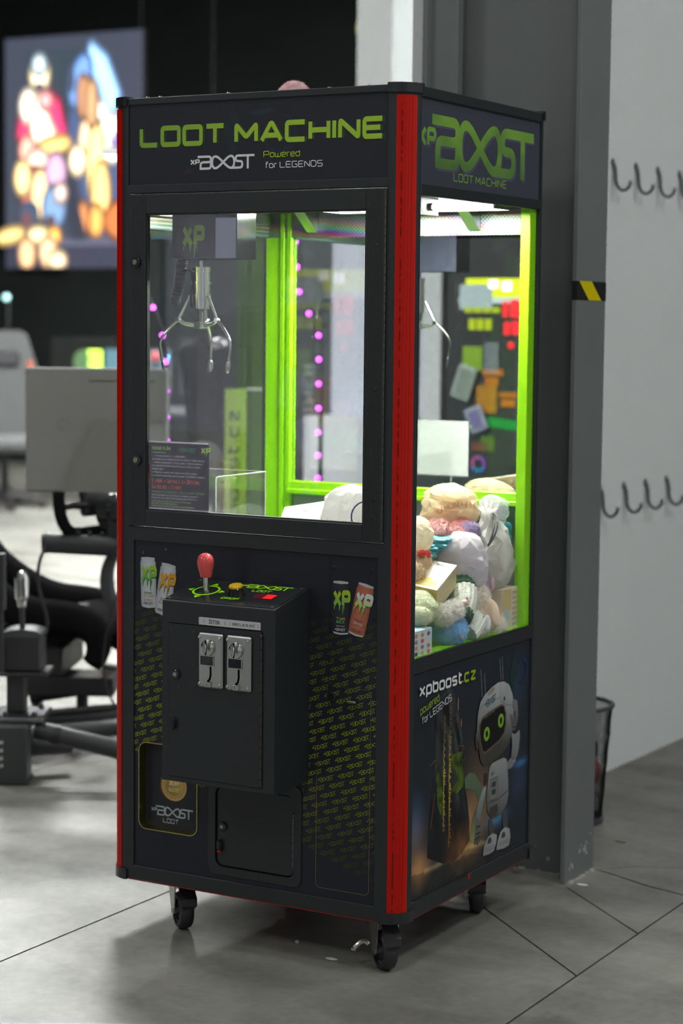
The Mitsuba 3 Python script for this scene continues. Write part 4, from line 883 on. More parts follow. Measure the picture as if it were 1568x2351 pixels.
for th in (79, -41, 199):
    d = math.cos(math.radians(th)) * rgt_h + math.sin(math.radians(th)) * fwd_h
    P = lambda rho, z: np.array([clx, cly, 0]) + d * rho + np.array([0, 0, z])
    k = add(CW + '__prong', tube(bez([P(.052, 1.448), P(.058, 1.443), P(.088, 1.412), P(.0965, 1.396), P(.0955, 1.372), P(.093, 1.35)], 26), np.linspace(.0037, .0034, 26), 10), 'chrome', (.74, .74, .72), smooth=True)
    tip = trimesh.creation.icosphere(subdivisions=3, radius=1.0); tip.apply_scale((.0074, .0028, .0155))
    ex = np.cross((0, 0, 1), d); tip = frame(tip, P(.0905, 1.3385), ex, np.cross(np.array([d[0] * .12, d[1] * .12, 1]) / 1.007, ex))
    add(k + '__tip', tip, 'chrome', (.74, .74, .72), smooth=True)
    add(CW + '__strut', tube([P(.025, 1.5035), P(.0535, 1.4465)], .0036, 8), 'metal', (.62, .62, .58), smooth=30)
    add(CW + '__arm', tube(bez([P(.015, 1.434), P(.034, 1.4365), P(.047, 1.4415), P(.054, 1.447)], 10), .0046, 8), 'metal', (.66, .66, .62), smooth=True)
    add(CW + '__pin', turn(cyl(.0050, -.006, .006, 12), 'x', 90, P(.0535, 1.4465)), 'chrome', (.7, .7, .66), smooth=30)
path = bez([(.1245, .118, 1.588), (.121, .116, 1.55), (.114, .114, 1.515), (.1085, .113, 1.488), (.112, .115, 1.478)], 200)
g = np.linspace(0, 2 * np.pi * 26, 200 * 5)
pi_ = np.array([np.interp(np.linspace(0, 199, 1000), np.arange(200), path[:, i]) for i in range(3)]).T
tg = np.gradient(pi_, axis=0); tg /= np.linalg.norm(tg, axis=1, keepdims=True)
u = np.cross(tg, (0, 1., 0)); u /= np.linalg.norm(u, axis=1, keepdims=True); w_ = np.cross(tg, u)
rad = .0110 * np.clip((1000 - np.arange(1000)) / 60, .35, 1)[:, None]
add(CW + '__coiled_cable', tube(pi_ + rad * (np.cos(g)[:, None] * u + np.sin(g)[:, None] * w_), .0023, 6), 'satin', (.022, .018, .030), smooth=True)
labels[CW + '__coiled_cable'] = {'label': 'black coiled cable hanging beside the claw'}
add(CW + '__cable_tail', tube(bez([(.118, .116, 1.560), (.135, .112, 1.562), (.150, .1125, 1.561), (.156, .113, 1.548), (.155, .113, 1.52), (.1545, .1135, 1.478)], 20), .0024, 6), 'satin', (.022, .018, .03), smooth=True)

# clear acrylic prize chute
CH = M + '__acrylic_chute'
tag(CH, 'clear acrylic walls of the prize chute')
def sheet(pts): return trimesh.Trimesh(pts, [(0, 1, 2), (0, 2, 3)], process=False)
cxr, cyb, czt = .2500, .2900, 1.0845
add(CH, sheet([(cxr, .073, FZ), (cxr, cyb, FZ), (cxr, cyb, czt), (cxr, .073, czt)]), 'glass')
add(CH, sheet([(.03, cyb, FZ), (cxr, cyb, FZ), (cxr, cyb, czt), (.03, cyb, czt)]), 'glass')
EDG = (.72, .80, .76)
edge = [(cxr, .0745, FZ), (cxr, .0745, 1.078), (cxr, .077, 1.0825), (cxr, .082, czt), (cxr, cyb, czt)]
add(CH + '__edge', tube(edge, .0013, 6), 'matte', EDG)
add(CH + '__edge', tube([(cxr, cyb, FZ), (cxr, cyb, czt)], .0013, 6), 'matte', EDG)
add(CH + '__edge', tube([(.03, cyb, czt), (cxr, cyb, czt)], .0009, 6), 'matte', EDG)

# casters
def caster(n, x, y, ang, brake):
    k = M + '__caster' + (f'_{n:03d}' if n else '')
    R = lambda m: frame(m, (x, y, 0), (math.cos(ang), math.sin(ang), 0), (-math.sin(ang), math.cos(ang), 0))   # local x: axle, local -y: rolling direction to the viewer
    add(k, R(shift(lathe([(0, 0), (.026, 0), (.026, .006), (.018, .012), (0, .012)], 24), 0, .022, ZB - .014)), 'metal', (.45, .44, .42), smooth=30)
    tyre = lathe([(.030, -.0165), (.038, -.0165), (.0425, -.013), (.0450, -.005), (.0450, .005), (.0425, .013), (.038, .0165), (.030, .0165)], 40)
    add(k + '__tyre', R(turn(tyre, 'y', 90, (0, 0, .045))), 'satin', (.022, .022, .024), smooth=35)
    hub = [turn(cyl(.008, -.0185, .0185, 16), 'y', 90, (0, 0, .045)), turn(lathe([(.027, -.013), (.031, -.013), (.031, .013), (.027, .013)], 32), 'y', 90, (0, 0, .045))]
    for a in range(5): hub.append(turn(turn(box(-.006, .006, -.003, .003, .005, .029), 'x', a * 72), 'x', 0, (0, 0, .045)))
    add(k + '__wheel', R(cat(hub)), 'satin', (.09, .092, .095), smooth=30)
    fk = Polygon([(-.020, .118), (.030, .118), (.034, .10), (.012, .040), (0, .034), (-.010, .042), (-.014, .08)])
    for s in (-1, 1):
        e = ext(fk, .0025)
        add(k + '__fork', R(frame(e, (s * .0245 - .00125, 0, 0), (0, 1, 0), (0, 0, 1))), 'metal', (.62, .61, .58))
    add(k + '__fork_top', R(box(-.0255, .0255, -.02, .032, .112, .1175, .002)), 'metal', (.45, .44, .42))
    add(k + '__axle_nut', R(turn(cyl(.006, -.027, .027, 6), 'y', 90, (0, 0, .045))), 'metal', (.5, .5, .46), smooth=20)
    if brake:
        add(k + '__brake', R(trimesh.convex.convex_hull(np.array([(sx * w, y_, z) for sx in (-1, 1) for w, y_, z in ((.018, -.020, .112), (.019, -.030, .104), (.021, -.047, .082), (.020, -.050, .066), (.013, -.047, .058), (.013, -.040, .062), (.016, -.018, .10))]))), 'satin', (.018, .018, .020), smooth=25)
    return k
caster(0, .1615, .075, .88, True); caster(1, .7205, .056, .88, True); caster(2, .6985, .565, .53, True); caster(3, .12, .60, .4, True)
pd = [tube(bez([(.690, .035, .058), (.676, .028, .063), (.668, .022, .056), (.662, .020, .050)], 10), .0055, 7), shift(box(-.006, .006, -.012, .012, -.003, .003, .001), .664, .022, .048)]
add(M + '__caster_001__pedal', pd, 'metal', (.62, .60, .56), smooth=30)

# ------------------------------------------------------------------ prizes
def rotm(ax, deg): return trimesh.transformations.rotation_matrix(math.radians(deg), ax)
def blob(c, r, seed, amp=.10, freq=2.2, sub=4):
    m = trimesh.creation.icosphere(subdivisions=sub, radius=1.0)
    n = meshkit.fbm(m.vertices * freq + seed * 7.3, 3, seed)
    v = m.vertices * (1 + amp * 2 * (n - .5))[:, None] * np.asarray(r) + np.asarray(c)
    return trimesh.Trimesh(v, m.faces, process=False)
def furry(m, n, length, seed, comb=(0, 0, -.5)):
    """The body with short tufts of pile standing out of it."""
    rr = np.random.default_rng(seed)
    a = m.area_faces; f = rr.choice(len(a), n, p=a / a.sum())
    w = rr.dirichlet((1, 1, 1), n); p = (m.triangles[f] * w[:, :, None]).sum(1)
    d = m.face_normals[f] + .75 * rr.normal(size=(n, 3)) * .6 + np.asarray(comb) * .6; d /= np.linalg.norm(d, axis=1, keepdims=True)
    s = np.cross(d, rr.normal(size=(n, 3))); s /= np.linalg.norm(s, axis=1, keepdims=True)
    L = length * (.6 + .8 * rr.random(n))[:, None]; wd = length * .13
    v = np.stack([p - s * wd - d * .001, p + s * wd - d * .001, p + d * L], 1).reshape(-1, 3)
    t = trimesh.Trimesh(v, np.arange(3 * n).reshape(-1, 3), process=False)
    return cat([m, t])
def plush(k, lab, parts, color, group=None, n=5000, L=.006, parts_more=()):
    """parts: blobs (centre, radii, seed) of the body; parts_more: (name, mesh, colour, mat)."""
    key = numbered(k)
    body = cat([furry(blob(c, r, sd), int(n * np.prod(r) ** (2 / 3) / .045 ** 2 / len(parts) ** .5), L, sd + 50) for c, r, sd in parts])
    add(key + '__body', body, 'fur', lambda v: np.outer(.82 + .36 * meshkit.noise(v * 130), color))
    for nm, m, c, mt in parts_more: add(f'{key}__{nm}', m, mt, c, smooth=35)
    tag(key, lab, 'plush toy', group)
    return key
def numbered(k):
    if not any(q == k or q.startswith(k + '__') for q in scene): return k
    n = 1
    while any(q == f'{k}_{n:03d}' or q.startswith(f'{k}_{n:03d}__') for q in scene): n += 1
    return f'{k}_{n:03d}'

def bag_mesh(r, h, seed, neck=True, flat=.8, na=20, nt=13):
    """A thin film bag, up along z from 0 to h, gathered at the neck; crumpled into flat facets and creases."""
    rr = np.random.default_rng(seed)
    t = np.linspace(0, 1, nt)
    if neck: pt_, pr_ = [0, .04, .16, .45, .66, .80, .865, .93, 1], [.25, .66, .94, 1, .82, .46, .22, .36, .52]
    else: pt_, pr_ = [0, .05, .2, .5, .8, .95, 1], [.25, .64, .95, 1, .88, .55, .12]
    v = []
    for i in range(na):
        for j in range(nt):
            k = t[j]; jit = .32 if 0 < j < nt - 1 else 0
            a = (i + jit * rr.normal() + .5 * (j % 2)) * 2 * np.pi / na
            kk = np.clip(k + jit * .45 * rr.normal() / nt, 0, 1)
            pleat = (.20 if neck else .07) * np.interp(kk, [0, .55, .86, 1], [.3, .5, 2.2, 1.0]) * (1 if (i % 2) else -1) * .5
            R = r * np.interp(kk, pt_, pr_) * (1 + pleat + .055 * rr.normal())
            v.append((R * math.cos(a), R * math.sin(a) * flat, kk * h))
    f = []
    for i in range(na):
        for j in range(nt - 1):
            k = (i + 1) % na; p0, p1, p2, p3 = i * nt + j, k * nt + j, k * nt + j + 1, i * nt + j + 1
            f += [(p0, p1, p2), (p0, p2, p3)] if j % 2 else [(p0, p1, p3), (p1, p2, p3)]
    c0, c1 = len(v), len(v) + 1
    v += [(0, 0, .004)] + ([(0, 0, h * .86)] if neck else [(0, 0, h)])
    f += [(c0, ((i + 1) % na) * nt, i * nt) for i in range(na)]
    if not neck: f += [(c1, i * nt + nt - 1, ((i + 1) % na) * nt + nt - 1) for i in range(na)]
    m = trimesh.Trimesh(v, f, process=False)
    m = m.subdivide().subdivide()
    n = meshkit.fbm(m.vertices * 38 + seed, 2, seed)[:, None] - .5
    m.vertices = m.vertices * (1 + .10 * n)
    trimesh.smoothing.filter_laplacian(m, lamb=.25, iterations=2)
    return m
def bag(key, lab, base, r, h, seed, tilt=(0, 0, 0), color=(.88, .88, .86), neck=True, mat='film', group=None, flat=.8):
    m = bag_mesh(r, h, seed, neck, flat)
    for ax, dg in (((0, 0, 1), tilt[2]), ((1, 0, 0), tilt[0]), ((0, 1, 0), tilt[1])): m.apply_transform(rotm(ax, dg))
    m.apply_translation(base)
    add(key + '__film', m, mat, color, smooth=16); tag(key, lab, 'bag', group)
    return m

# patterned paper box against the side glass
bk = 'patterned_box'
tag(bk, 'small white box printed with rows of colourful flowers, bottom corner of the side window', 'box')
pb = box(.655, .765, .040, .1775, FZ + .001, .7635, .001)
add(bk, pb, 'print', (.70, .76, .78))
add(bk + '__lid', box(.657, .763, .042, .1755, .7635, .7645), 'print', (.45, .68, .85))
flower = lambda r: unary_union([affinity.rotate(affinity.translate(affinity.scale(Point(0, 0).buffer(1, quad_segs=3), r * .22, r * .52), 0, r * .55), a, origin=(0, 0)) for a in range(0, 360, 45)])
cols = [(.55, .16, .14), (.62, .27, .14), (.60, .30, .12), (.09, .15, .42), (.6, .38, .10), (.36, .2, .38), (.62, .08, .16), None, (.15, .20, .42), (.58, .28, .12), (.3, .2, .35), (.55, .22, .12), (.6, .15, .12), (.03, .03, .05), (.5, .5, .18), (.62, .22, .1)]
for i, c in enumerate(cols):
    if c is None: continue
    y, z = .070 + (i % 4) * .0300, .7520 - (i // 4) * .0135
    add(bk + '__flower_print', on_side(ext(affinity.scale(flower(.0085), 1, .62, origin=(0, 0)), .0003), y, z, .7651), 'print', c)

# yellow carton leaning on the heap
yk = 'yellow_carton'
C0, ea = np.array([.743, .2400, .8385]), np.array([-.010, .117, .043]); ea_l = np.linalg.norm(ea); ea /= ea_l
eb = np.array([-.061, -.004, .011]); eb -= ea * (eb @ ea); eb /= np.linalg.norm(eb); ec = np.cross(ea, eb)
la, lb, lc = .130, .078, .058
# local frame: x along eb (0..lb), y along ea (0..la), z up (-lc..0)
YB = lambda m: frame(m, C0, eb, ea) if np.cross(eb, ea)[2] > 0 else frame(m, C0, ea, eb)
yx = np.cross(eb, ea)[2] > 0
def ybox(u0, u1, v0, v1, w0, w1, c=0): return YB(box(u0, u1, v0, v1, w0, w1, c) if yx else box(v0, v1, u0, u1, w0, w1, c))
tag(yk, 'yellow and cream carton with a barcode leaning on the plush heap behind the side glass', 'box')
add(yk, ybox(0, lb, 0, la, -lc, -.0012, .0008), 'print', (.66, .50, .10))
add(yk + '__top_face', ybox(.0, lb, 0, la, -.0012, 0), 'print', (.80, .78, .64))
add(yk + '__side_face', ybox(-.0005, .0002, .002, la - .001, -lc + .001, -.001), 'print', (.62, .55, .34))
rr = np.random.default_rng(4); x_ = .012
bars = []
while x_ < .045:
    w = .0006 + .0011 * rr.random(); bars.append(ybox(x_, x_ + w, la - .020, la - .010, 0, .0003)); x_ += w + .0008
add(yk + '__barcode', bars, 'print', (.08, .08, .08))
add(yk + '__printed_patch', [ybox(.010, .072, .008, .038, 0, .0003), ybox(.03, .055, .036, .050, 0, .0003)], 'print', (.72, .58, .16))
add(yk + '__printed_mark', [ybox(.056, .064, la - .020, la - .014, 0, .0004)], 'print', (.55, .30, .20))
add(yk + '__text_row', [ybox(-.0009, -.0004, .012, la - .014, -z, -z + .0012) for z in np.arange(.010, .052, .0055)], 'print', (.50, .36, .12))
add(yk + '__edge_line', [ybox(.030, .034, -.0004, .0001, -.034, -.022)], 'print', (.45, .28, .05))

plush('plush_toy', 'sky blue fluffy plush toy lying at the bottom of the side window', [((.742, .312, .7385), (.036, .046, .0375), 3)], (.36, .62, .84), n=9000, L=.0065,
      parts_more=[('tag', box(.7775, .7790, .300, .311, .722, .731, .0015), (.75, .45, .16), 'satin')])
plush('plush_toy', 'pale lime fluffy plush toy on top of the patterned white box', [((.722, .205, .800), (.040, .036, .030), 5), ((.705, .235, .815), (.030, .03, .022), 15), ((.735, .170, .787), (.03, .026, .022), 6)], (.74, .78, .55), n=7000, L=.005)
dk = plush('plush_toy', 'white fluffy plush animal with a cream muzzle slumped against the side glass', [((.715, .470, .790), (.045, .052, .045), 8), ((.733, .475, .745), (.036, .050, .045), 9), ((.742, .535, .722), (.030, .045, .026), 12), ((.72, .40, .735), (.035, .04, .034), 13), ((.745, .43, .735), (.028, .032, .032), 14)], (.90, .87, .80), n=9000, L=.008)
muz = blob((0, 0, 0), (.020, .026, .041), 21, .05, 1.5, 3)
muz.apply_transform(rotm((1, 0, 0), 24)); muz.apply_translation((.764, .482, .756))
add(dk + '__muzzle', muz, 'fur', (.86, .66, .50), smooth=True)
add(dk + '__paw_pad', blob((.772, .445, .738), (.008, .016, .022), 31, .05, 1.5, 2), 'fur', (.74, .80, .80), smooth=True)
cuff = turn(lathe([(.028, -.024), (.033, -.020), (.034, .0), (.033, .020), (.028, .024), (.02, .026)], 28), 'x', 64, (.742, .385, .800))
ribs = cuff.vertices.copy()
sw = 'knitted_jumper'
tag(sw, 'white ribbed knitted doll jumper with dark green cuffs beside the yellow carton', 'doll clothes')
def knit(axis_pts, r0, r1, n=60, m=40):
    p = bez(axis_pts, m); a = np.linspace(r0, r1, m)
    t = tube(p, a, n); v = t.vertices[:-2].reshape(m, n, 3); c = p[:, None]; ang = np.arange(n) * 2 * np.pi / n
    s = 1 + .05 * np.cos(ang * 15)[None, :, None] + .015 * np.cos(np.arange(m) * 1.6)[:, None, None]
    t.vertices[:-2] = (c + (v - c) * s).reshape(-1, 3)
    return t
add(sw + '__sleeve', knit([(.745, .365, .772), (.740, .385, .795), (.728, .405, .818)], .027, .033), 'fur', (.78, .80, .72), smooth=True)
add(sw + '__cuff', knit([(.752, .346, .757), (.745, .362, .770)], .024, .030, 60, 12), 'fur', (.035, .085, .05), smooth=True)
add(sw + '__collar', knit([(.728, .405, .820), (.716, .422, .838)], .032, .028, 60, 12), 'fur', (.035, .085, .05), smooth=True)
add(sw + '__hem', knit([(.752, .375, .722), (.752, .395, .735), (.748, .42, .75)], .028, .032), 'fur', (.74, .77, .70), smooth=True)
plush('plush_toy', 'white shaggy arm of a plush toy with a pink paw under the yellow carton', [((.755, .300, .785), (.018, .040, .022), 17), ((.748, .27, .78), (.022, .03, .024), 18)], (.90, .88, .84), n=9000, L=.009,
      parts_more=[('paw', cat([blob((.768, .335, .800), (.007, .010, .009), 22, .05, 2, 2)] + [tube([(.768, .338, .803), (.770, .338 + .012 * math.cos(a), .803 + .012 * math.sin(a))], [.0035, .0025], 6) for a in (-.6, 0, .6, 1.2)]), (.70, .48, .42), 'satin')])
plush('plush_toy', 'purple plush toy with a pink ear showing between the two white bags', [((.722, .515, .820), (.024, .026, .024), 24), ((.70, .50, .845), (.03, .03, .03), 25)], (.36, .28, .44), n=8000, L=.004,
      parts_more=[('ear', blob((.746, .525, .822), (.006, .009, .017), 26, .05, 2, 3), (.72, .48, .48), 'fur')])
# cream printed box in the far corner
gk = 'cream_carton'
tag(gk, 'upright cream carton with rows of print in the right corner of the side window', 'box')
add(gk, box(.690, .760, .555, .650, FZ + .001, .806, .001), 'print', (.78, .70, .55))
add(gk + '__printed_band', on_side(ext(sbox(.5565, .752, .605, .8045), .0003), 0, 0, .7601), 'print', (.74, .55, .28))
rr = np.random.default_rng(11)
for i in range(4):
    for j in range(7):
        add(gk + '__text_row', on_side(ext(rrect(.612 + i * .0092, .712 + j * .0128, .6175 + i * .0092, .7205 + j * .0128, .001), .0003), 0, 0, .7601), 'print', [(.42, .36, .40), (.6, .36, .2), (.5, .3, .36)][rr.integers(0, 3)])
add(gk + '__printed_disc', on_side(ext(affinity.scale(Point(.580, .742).buffer(1), .015, .016), .0003), 0, 0, .7603), 'print', (.50, .64, .70))
# translucent bags with plush inside
bag('white_bag', 'crumpled white translucent plastic bag in the middle of the side window', (.700, .455, .805), .073, .150, 5, (6, -6, 20), (.86, .84, .88), neck=False, group=None)
plush('plush_toy', 'lilac plush toy wrapped in the middle white plastic bag', [((.700, .458, .868), (.038, .040, .042), 27)], (.50, .42, .58), n=2500, L=.004)
bag('white_bag_001', 'large white drawstring bag with black cord leaning against the right corner post', (.722, .592, .800), .068, .212, 8, (8, -2, 90), (.90, .89, .86), flat=.68)
plush('plush_toy', 'pale plush toy inside the white drawstring bag with black cord', [((.722, .585, .872), (.030, .042, .05), 28)], (.62, .54, .46), n=2500, L=.004)
ck = 'white_bag_001__cord'
add(ck, tube(bez([(.722, .565, .985), (.738, .545, .975), (.748, .525, .955), (.745, .510, .925), (.742, .506, .915)], 20), .0022, 6), 'satin', (.03, .03, .032), smooth=True)
add(ck, tube(bez([(.722, .566, .988), (.742, .548, .982), (.755, .530, .962), (.752, .515, .935), (.744, .507, .918)], 20), .0022, 6), 'satin', (.03, .03, .032), smooth=True)
bm = bag('cream_bag', 'cream drawstring bag with faint red mirrored lettering at the top of the heap', (.600, .570, .925), .074, .132, 12, (-4, 5, 10), (.86, .76, .55), neck=False)
# lettering seen from behind through the film, following the bag
for i, ch in enumerate('DREAMLAND'[::-1]):
    tt = (i - 4) / 4.0
    w = meshkit.text_mesh(ch, .0125, .0006, False); w.apply_translation((-w.centroid[0], 0, 0)); w.apply_scale((-1, 1, 1)); w.invert()
    ang = math.radians(-38 + 44 * tt)
    ctr = np.array([.600, .562, .992 + .010 * (1 - tt * tt) + .007 * tt]) 
    ex = np.array([-math.sin(ang), math.cos(ang), .12]); ex /= np.linalg.norm(ex)
    out = np.array([math.cos(ang), math.sin(ang) * .86, 0]); ey = np.cross(out, ex); ey /= np.linalg.norm(ey)
    hit = ctr + out * .086
    loc, _, _ = bm.ray.intersects_location([ctr + out * .3], [-out], multiple_hits=False) if True else (None, None, None)
    if len(loc): hit = loc[0] + out * .0015
    add('cream_bag__lettering', frame(w, hit, ex, ey), 'print', (.50, .22, .16))
plush('plush_toy', 'cream plush toy inside the cream lettered bag', [((.612, .575, .985), (.05, .05, .045), 29)], (.78, .60, .36), n=2500, L=.004)
plush('plush_toy', 'dusty pink fluffy plush toy in front of the cream bag', [((.655, .440, .945), (.03, .034, .026), 31), ((.625, .47, .95), (.035, .035, .026), 32), ((.67, .48, .935), (.026, .03, .026), 33)], (.66, .36, .34), n=8000, L=.006)
plush('plush_toy', 'coral pink fluffy plush toy behind the dusty pink one', [((.650, .545, .950), (.034, .036, .024), 36)], (.66, .34, .32), n=8000, L=.006)
plush('plush_toy', 'lilac fluffy plush toy between the pink plush and the drawstring bag', [((.690, .515, .945), (.024, .026, .025), 38)], (.40, .33, .50), n=8000, L=.005)
plush('plush_toy', 'cream fluffy plush toy with a red bow at the left edge of the side window', [((.640, .310, .895), (.045, .045, .035), 41), ((.66, .265, .872), (.035, .03, .03), 42), ((.61, .36, .90), (.04, .04, .03), 43)], (.82, .66, .46), n=8000, L=.007,
      parts_more=[('bow', cat([blob((.678, .290, .914), (.008, .014, .009), 44, .1, 2, 2), blob((.680, .312, .909), (.008, .012, .011), 45, .1, 2, 2)]), (.72, .02, .02), 'satin')])
def paper(k, lab, c, ctr, s, seed, rot):
    m = trimesh.creation.icosphere(subdivisions=3, radius=1.0)
    n = np.abs(meshkit.noise(m.vertices * 1.7 + seed, seed) - .5) * 1.5
    v = m.vertices * (.75 + n)[:, None] * np.array(s)
    m = trimesh.Trimesh(v, m.faces, process=False); m.apply_transform(rotm((0, 0, 1), rot)); m.apply_translation(ctr)
    add(k, m, 'satin', c); tag(k, lab, 'paper')
paper('teal_wrap', 'crumpled teal tissue paper behind the middle white bag', (.10, .42, .50), (.655, .395, .925), (.04, .045, .020), 3, 20)
paper('teal_wrap_001', 'small teal paper scrap above the cream plush', (.05, .30, .38), (.665, .355, .910), (.018, .020, .012), 4, 40)
paper('teal_wrap_002', 'teal paper tucked behind the drawstring bag at the right corner post', (.03, .30, .38), (.730, .628, .925), (.018, .016, .042), 5, 0)
bag('cream_bag_001', 'pale cream plastic bag at the left edge of the side window', (.640, .315, .915), .046, .085, 15, (8, 10, 0), (.88, .82, .66), neck=False)
bag('clear_bag', 'clear plastic bag with colourful contents in front of the back right post', (.690, .622, .955), .040, .075, 17, (0, 14, 0), (.70, .78, .78), neck=False, mat='clearfilm')
plush('plush_toy', 'violet and orange plush toy inside the clear plastic bag', [((.692, .622, .985), (.028, .026, .026), 48)], (.55, .40, .58), n=2500, L=.004)
ak = 'plush_antenna'
tag(ak, 'white curved plush antenna ending in a white ball beside the cream bag', 'plush toy')
add(ak + '__stalk', tube(bez([(.575, .600, .985), (.585, .605, 1.015), (.590, .625, 1.026), (.595, .640, 1.018), (.60, .650, 1.005)], 20), .0045, 8), 'satin', (.78, .78, .76), smooth=True)
add(ak + '__ball', blob((.600, .652, .998), (.0095, .0095, .0095), 51, .02, 2, 3), 'satin', (.84, .84, .80), smooth=True)
# in the front window
bag('white_bag_002', 'large white plastic bag glowing at the right bottom of the front window', (.590, .090, .935), .066, .150, 21, (0, 8, 30), (.94, .93, .92), neck=False)
bag('white_bag_003', 'white plastic bag with a purple cord loop at the bottom right of the front window', (.665, .100, .930), .060, .105, 23, (0, 10, 0), (.92, .88, .84), neck=False)
add('white_bag_003__cord', tube(bez([(.668, .034, 1.052), (.652, .028, 1.045), (.640, .024, 1.022), (.644, .024, 1.002), (.654, .028, .985)], 24), .0019, 6), 'satin', (.20, .12, .40), smooth=True)
tk = 'tan_card'
tag(tk, 'tan paper card leaning low in the front window beside the white bag', 'card')
m = box(-.055, .055, -.003, .003, -.05, .05, .001); m.apply_transform(rotm((1, 0, 0), -62)); m.apply_transform(rotm((0, 1, 0), -10)); m.apply_transform(rotm((0, 0, 1), 14)); m.apply_translation((.462, .115, 1.002))
add(tk, m, 'print', (.78, .68, .48))
add(tk + '__printed_spot', shift(cyl(.006, 0, .0006, 16), .478, .100, 1.0165), 'print', (.40, .22, .12))
# the body of the heap
fill = [((.38, .20, .78), .075), ((.50, .20, .79), .08), ((.62, .12, .80), .07), ((.60, .10, .90), .055), ((.47, .12, .92), .06), ((.40, .36, .79), .085), ((.54, .38, .79), .085), ((.40, .54, .79), .085), ((.54, .54, .80), .085), ((.39, .24, .90), .07), ((.50, .24, .88), .07), ((.60, .26, .81), .05),
        ((.47, .40, .92), .07), ((.58, .44, .90), .06), ((.46, .55, .92), .065), ((.58, .56, .885), .06), ((.30, .42, .77), .07), ((.20, .45, .77), .07), ((.28, .57, .77), .06), ((.65, .58, .76), .055), ((.64, .42, .76), .05), ((.655, .50, .84), .04), ((.63, .36, .86), .03)]
pal = [(.75, .70, .62), (.62, .40, .40), (.70, .72, .74), (.45, .40, .55), (.75, .62, .45), (.60, .68, .60)]
for i, (c, r) in enumerate(fill):
    key = numbered('stuffed_toy')
    add(key, furry(blob(c, (r, r, r * .86), 60 + i, .08, 2, 3), 900, .007, 90 + i), 'fur', pal[i % 6]); tag(key, 'soft round plush toy buried in the middle of the prize heap', 'plush toy', 'plush toys forming the inside of the prize heap')

# pink toy on top of the cabinet
pk = plush('pink_toy', 'pale pink round plush toy lying on top of the claw machine', [((.317, .30, 1.972), (.040, .040, .036), 71)], (.62, .38, .40), n=3000, L=.004)

# ------------------------------------------------------------------ the hall behind
# big lit picture on the dark back wall: (u, v) in thousandths of its width and height from the upper left
TVX0, TVX1, TVZ0, TVZ1, TVY = -10.33, -8.655, 1.945, 4.205, 12.33
tv = 'lit_picture'
tag(tv, 'tall glowing picture with a red robed figure on the dark back wall', 'light box')
add(tv + '__housing', box(TVX0 - .03, TVX1 + .03, TVY, TVY + .02, TVZ0 - .03, TVZ1 + .03, .01), 'satin', (.02, .02, .022))
lay = [0]
def tvp(g, L):
    lay[0] += 1
    g = g.intersection(sbox(0, 0, 1000, 1000))
    g = affinity.affine_transform(g, [(TVX1 - TVX0) / 1000, 0, 0, -(TVZ1 - TVZ0) / 1000, 0, 0])
    m = on_front(ext(g, .001), TVX0, TVZ1, TVY - .001 - lay[0] * .0012)
    add(tv + '__picture', m, 'matte', (.05, .05, .05), emit=L)
tvp0 = tvp
def tvp(g, L):
    if max(L) > .5:
        for grow, k in ((26, .22), (15, .45), (7, .75)): tvp0(g.buffer(grow, quad_segs=4), [q * k * 1.2 for q in L])
        tvp0(g.buffer(-4), [q * 1.6 for q in L])
    else: tvp0(g, L)
E_ = lambda x, y, a, b, rot=0: affinity.rotate(affinity.translate(affinity.scale(Point(0, 0).buffer(1, quad_segs=6), a, b), x, y), rot)
tvp(sbox(0, 0, 1000, 1000), (.075, .088, .13))
tvp(sbox(150, 60, 560, 500), (.055, .085, .115))
tvp(sbox(0, 900, 1000, 1000), (.05, .055, .10))
tvp(sbox(20, 870, 1000, 905), (.16, .17, .26))
tvp(Polygon([(640, 60), (590, 110), (500, 260), (460, 420), (520, 560), (580, 720), (660, 860), (980, 880), (1000, 480), (860, 260), (720, 80)]), (.11, .17, .36))
tvp(Polygon([(640, 50), (610, 120), (700, 220), (740, 330), (790, 360), (830, 260), (740, 110)]), (.55, 1.0, 1.7))
tvp(E_(560, 200, 60, 110, 25), (.22, .42, .85)); tvp(E_(500, 190, 25, 60), (.10, .14, .25))
tvp(E_(700, 400, 60, 100), (1.6, 1.5, 1.4)); tvp(E_(640, 470, 70, 120), (1.6, 1.2, .7)); tvp(E_(790, 450, 80, 90), (1.9, 1.8, 1.5))
tvp(E_(880, 430, 90, 70), (1.8, 1.9, 1.9)); tvp(E_(690, 560, 55, 160), (1.6, 1.15, .45)); tvp(E_(720, 690, 50, 130), (1.7, 1.0, .35))
tvp(E_(600, 270, 30, 80), (.75, .38, .2)); tvp(E_(660, 300, 28, 90), (.9, .5, .25)); tvp(E_(560, 540, 45, 50), (1.8, 1.4, .9))
tvp(E_(860, 470, 22, 40), (.4, .2, .8)); tvp(E_(880, 800, 110, 70), (.75, .22, .06)); tvp(E_(700, 800, 40, 55), (1.3, .6, .15)); tvp(E_(610, 790, 26, 60), (.9, .35, .12))
tvp(Polygon([(520, 880), (470, 560), (540, 640), (640, 880)]), (.045, .05, .085))
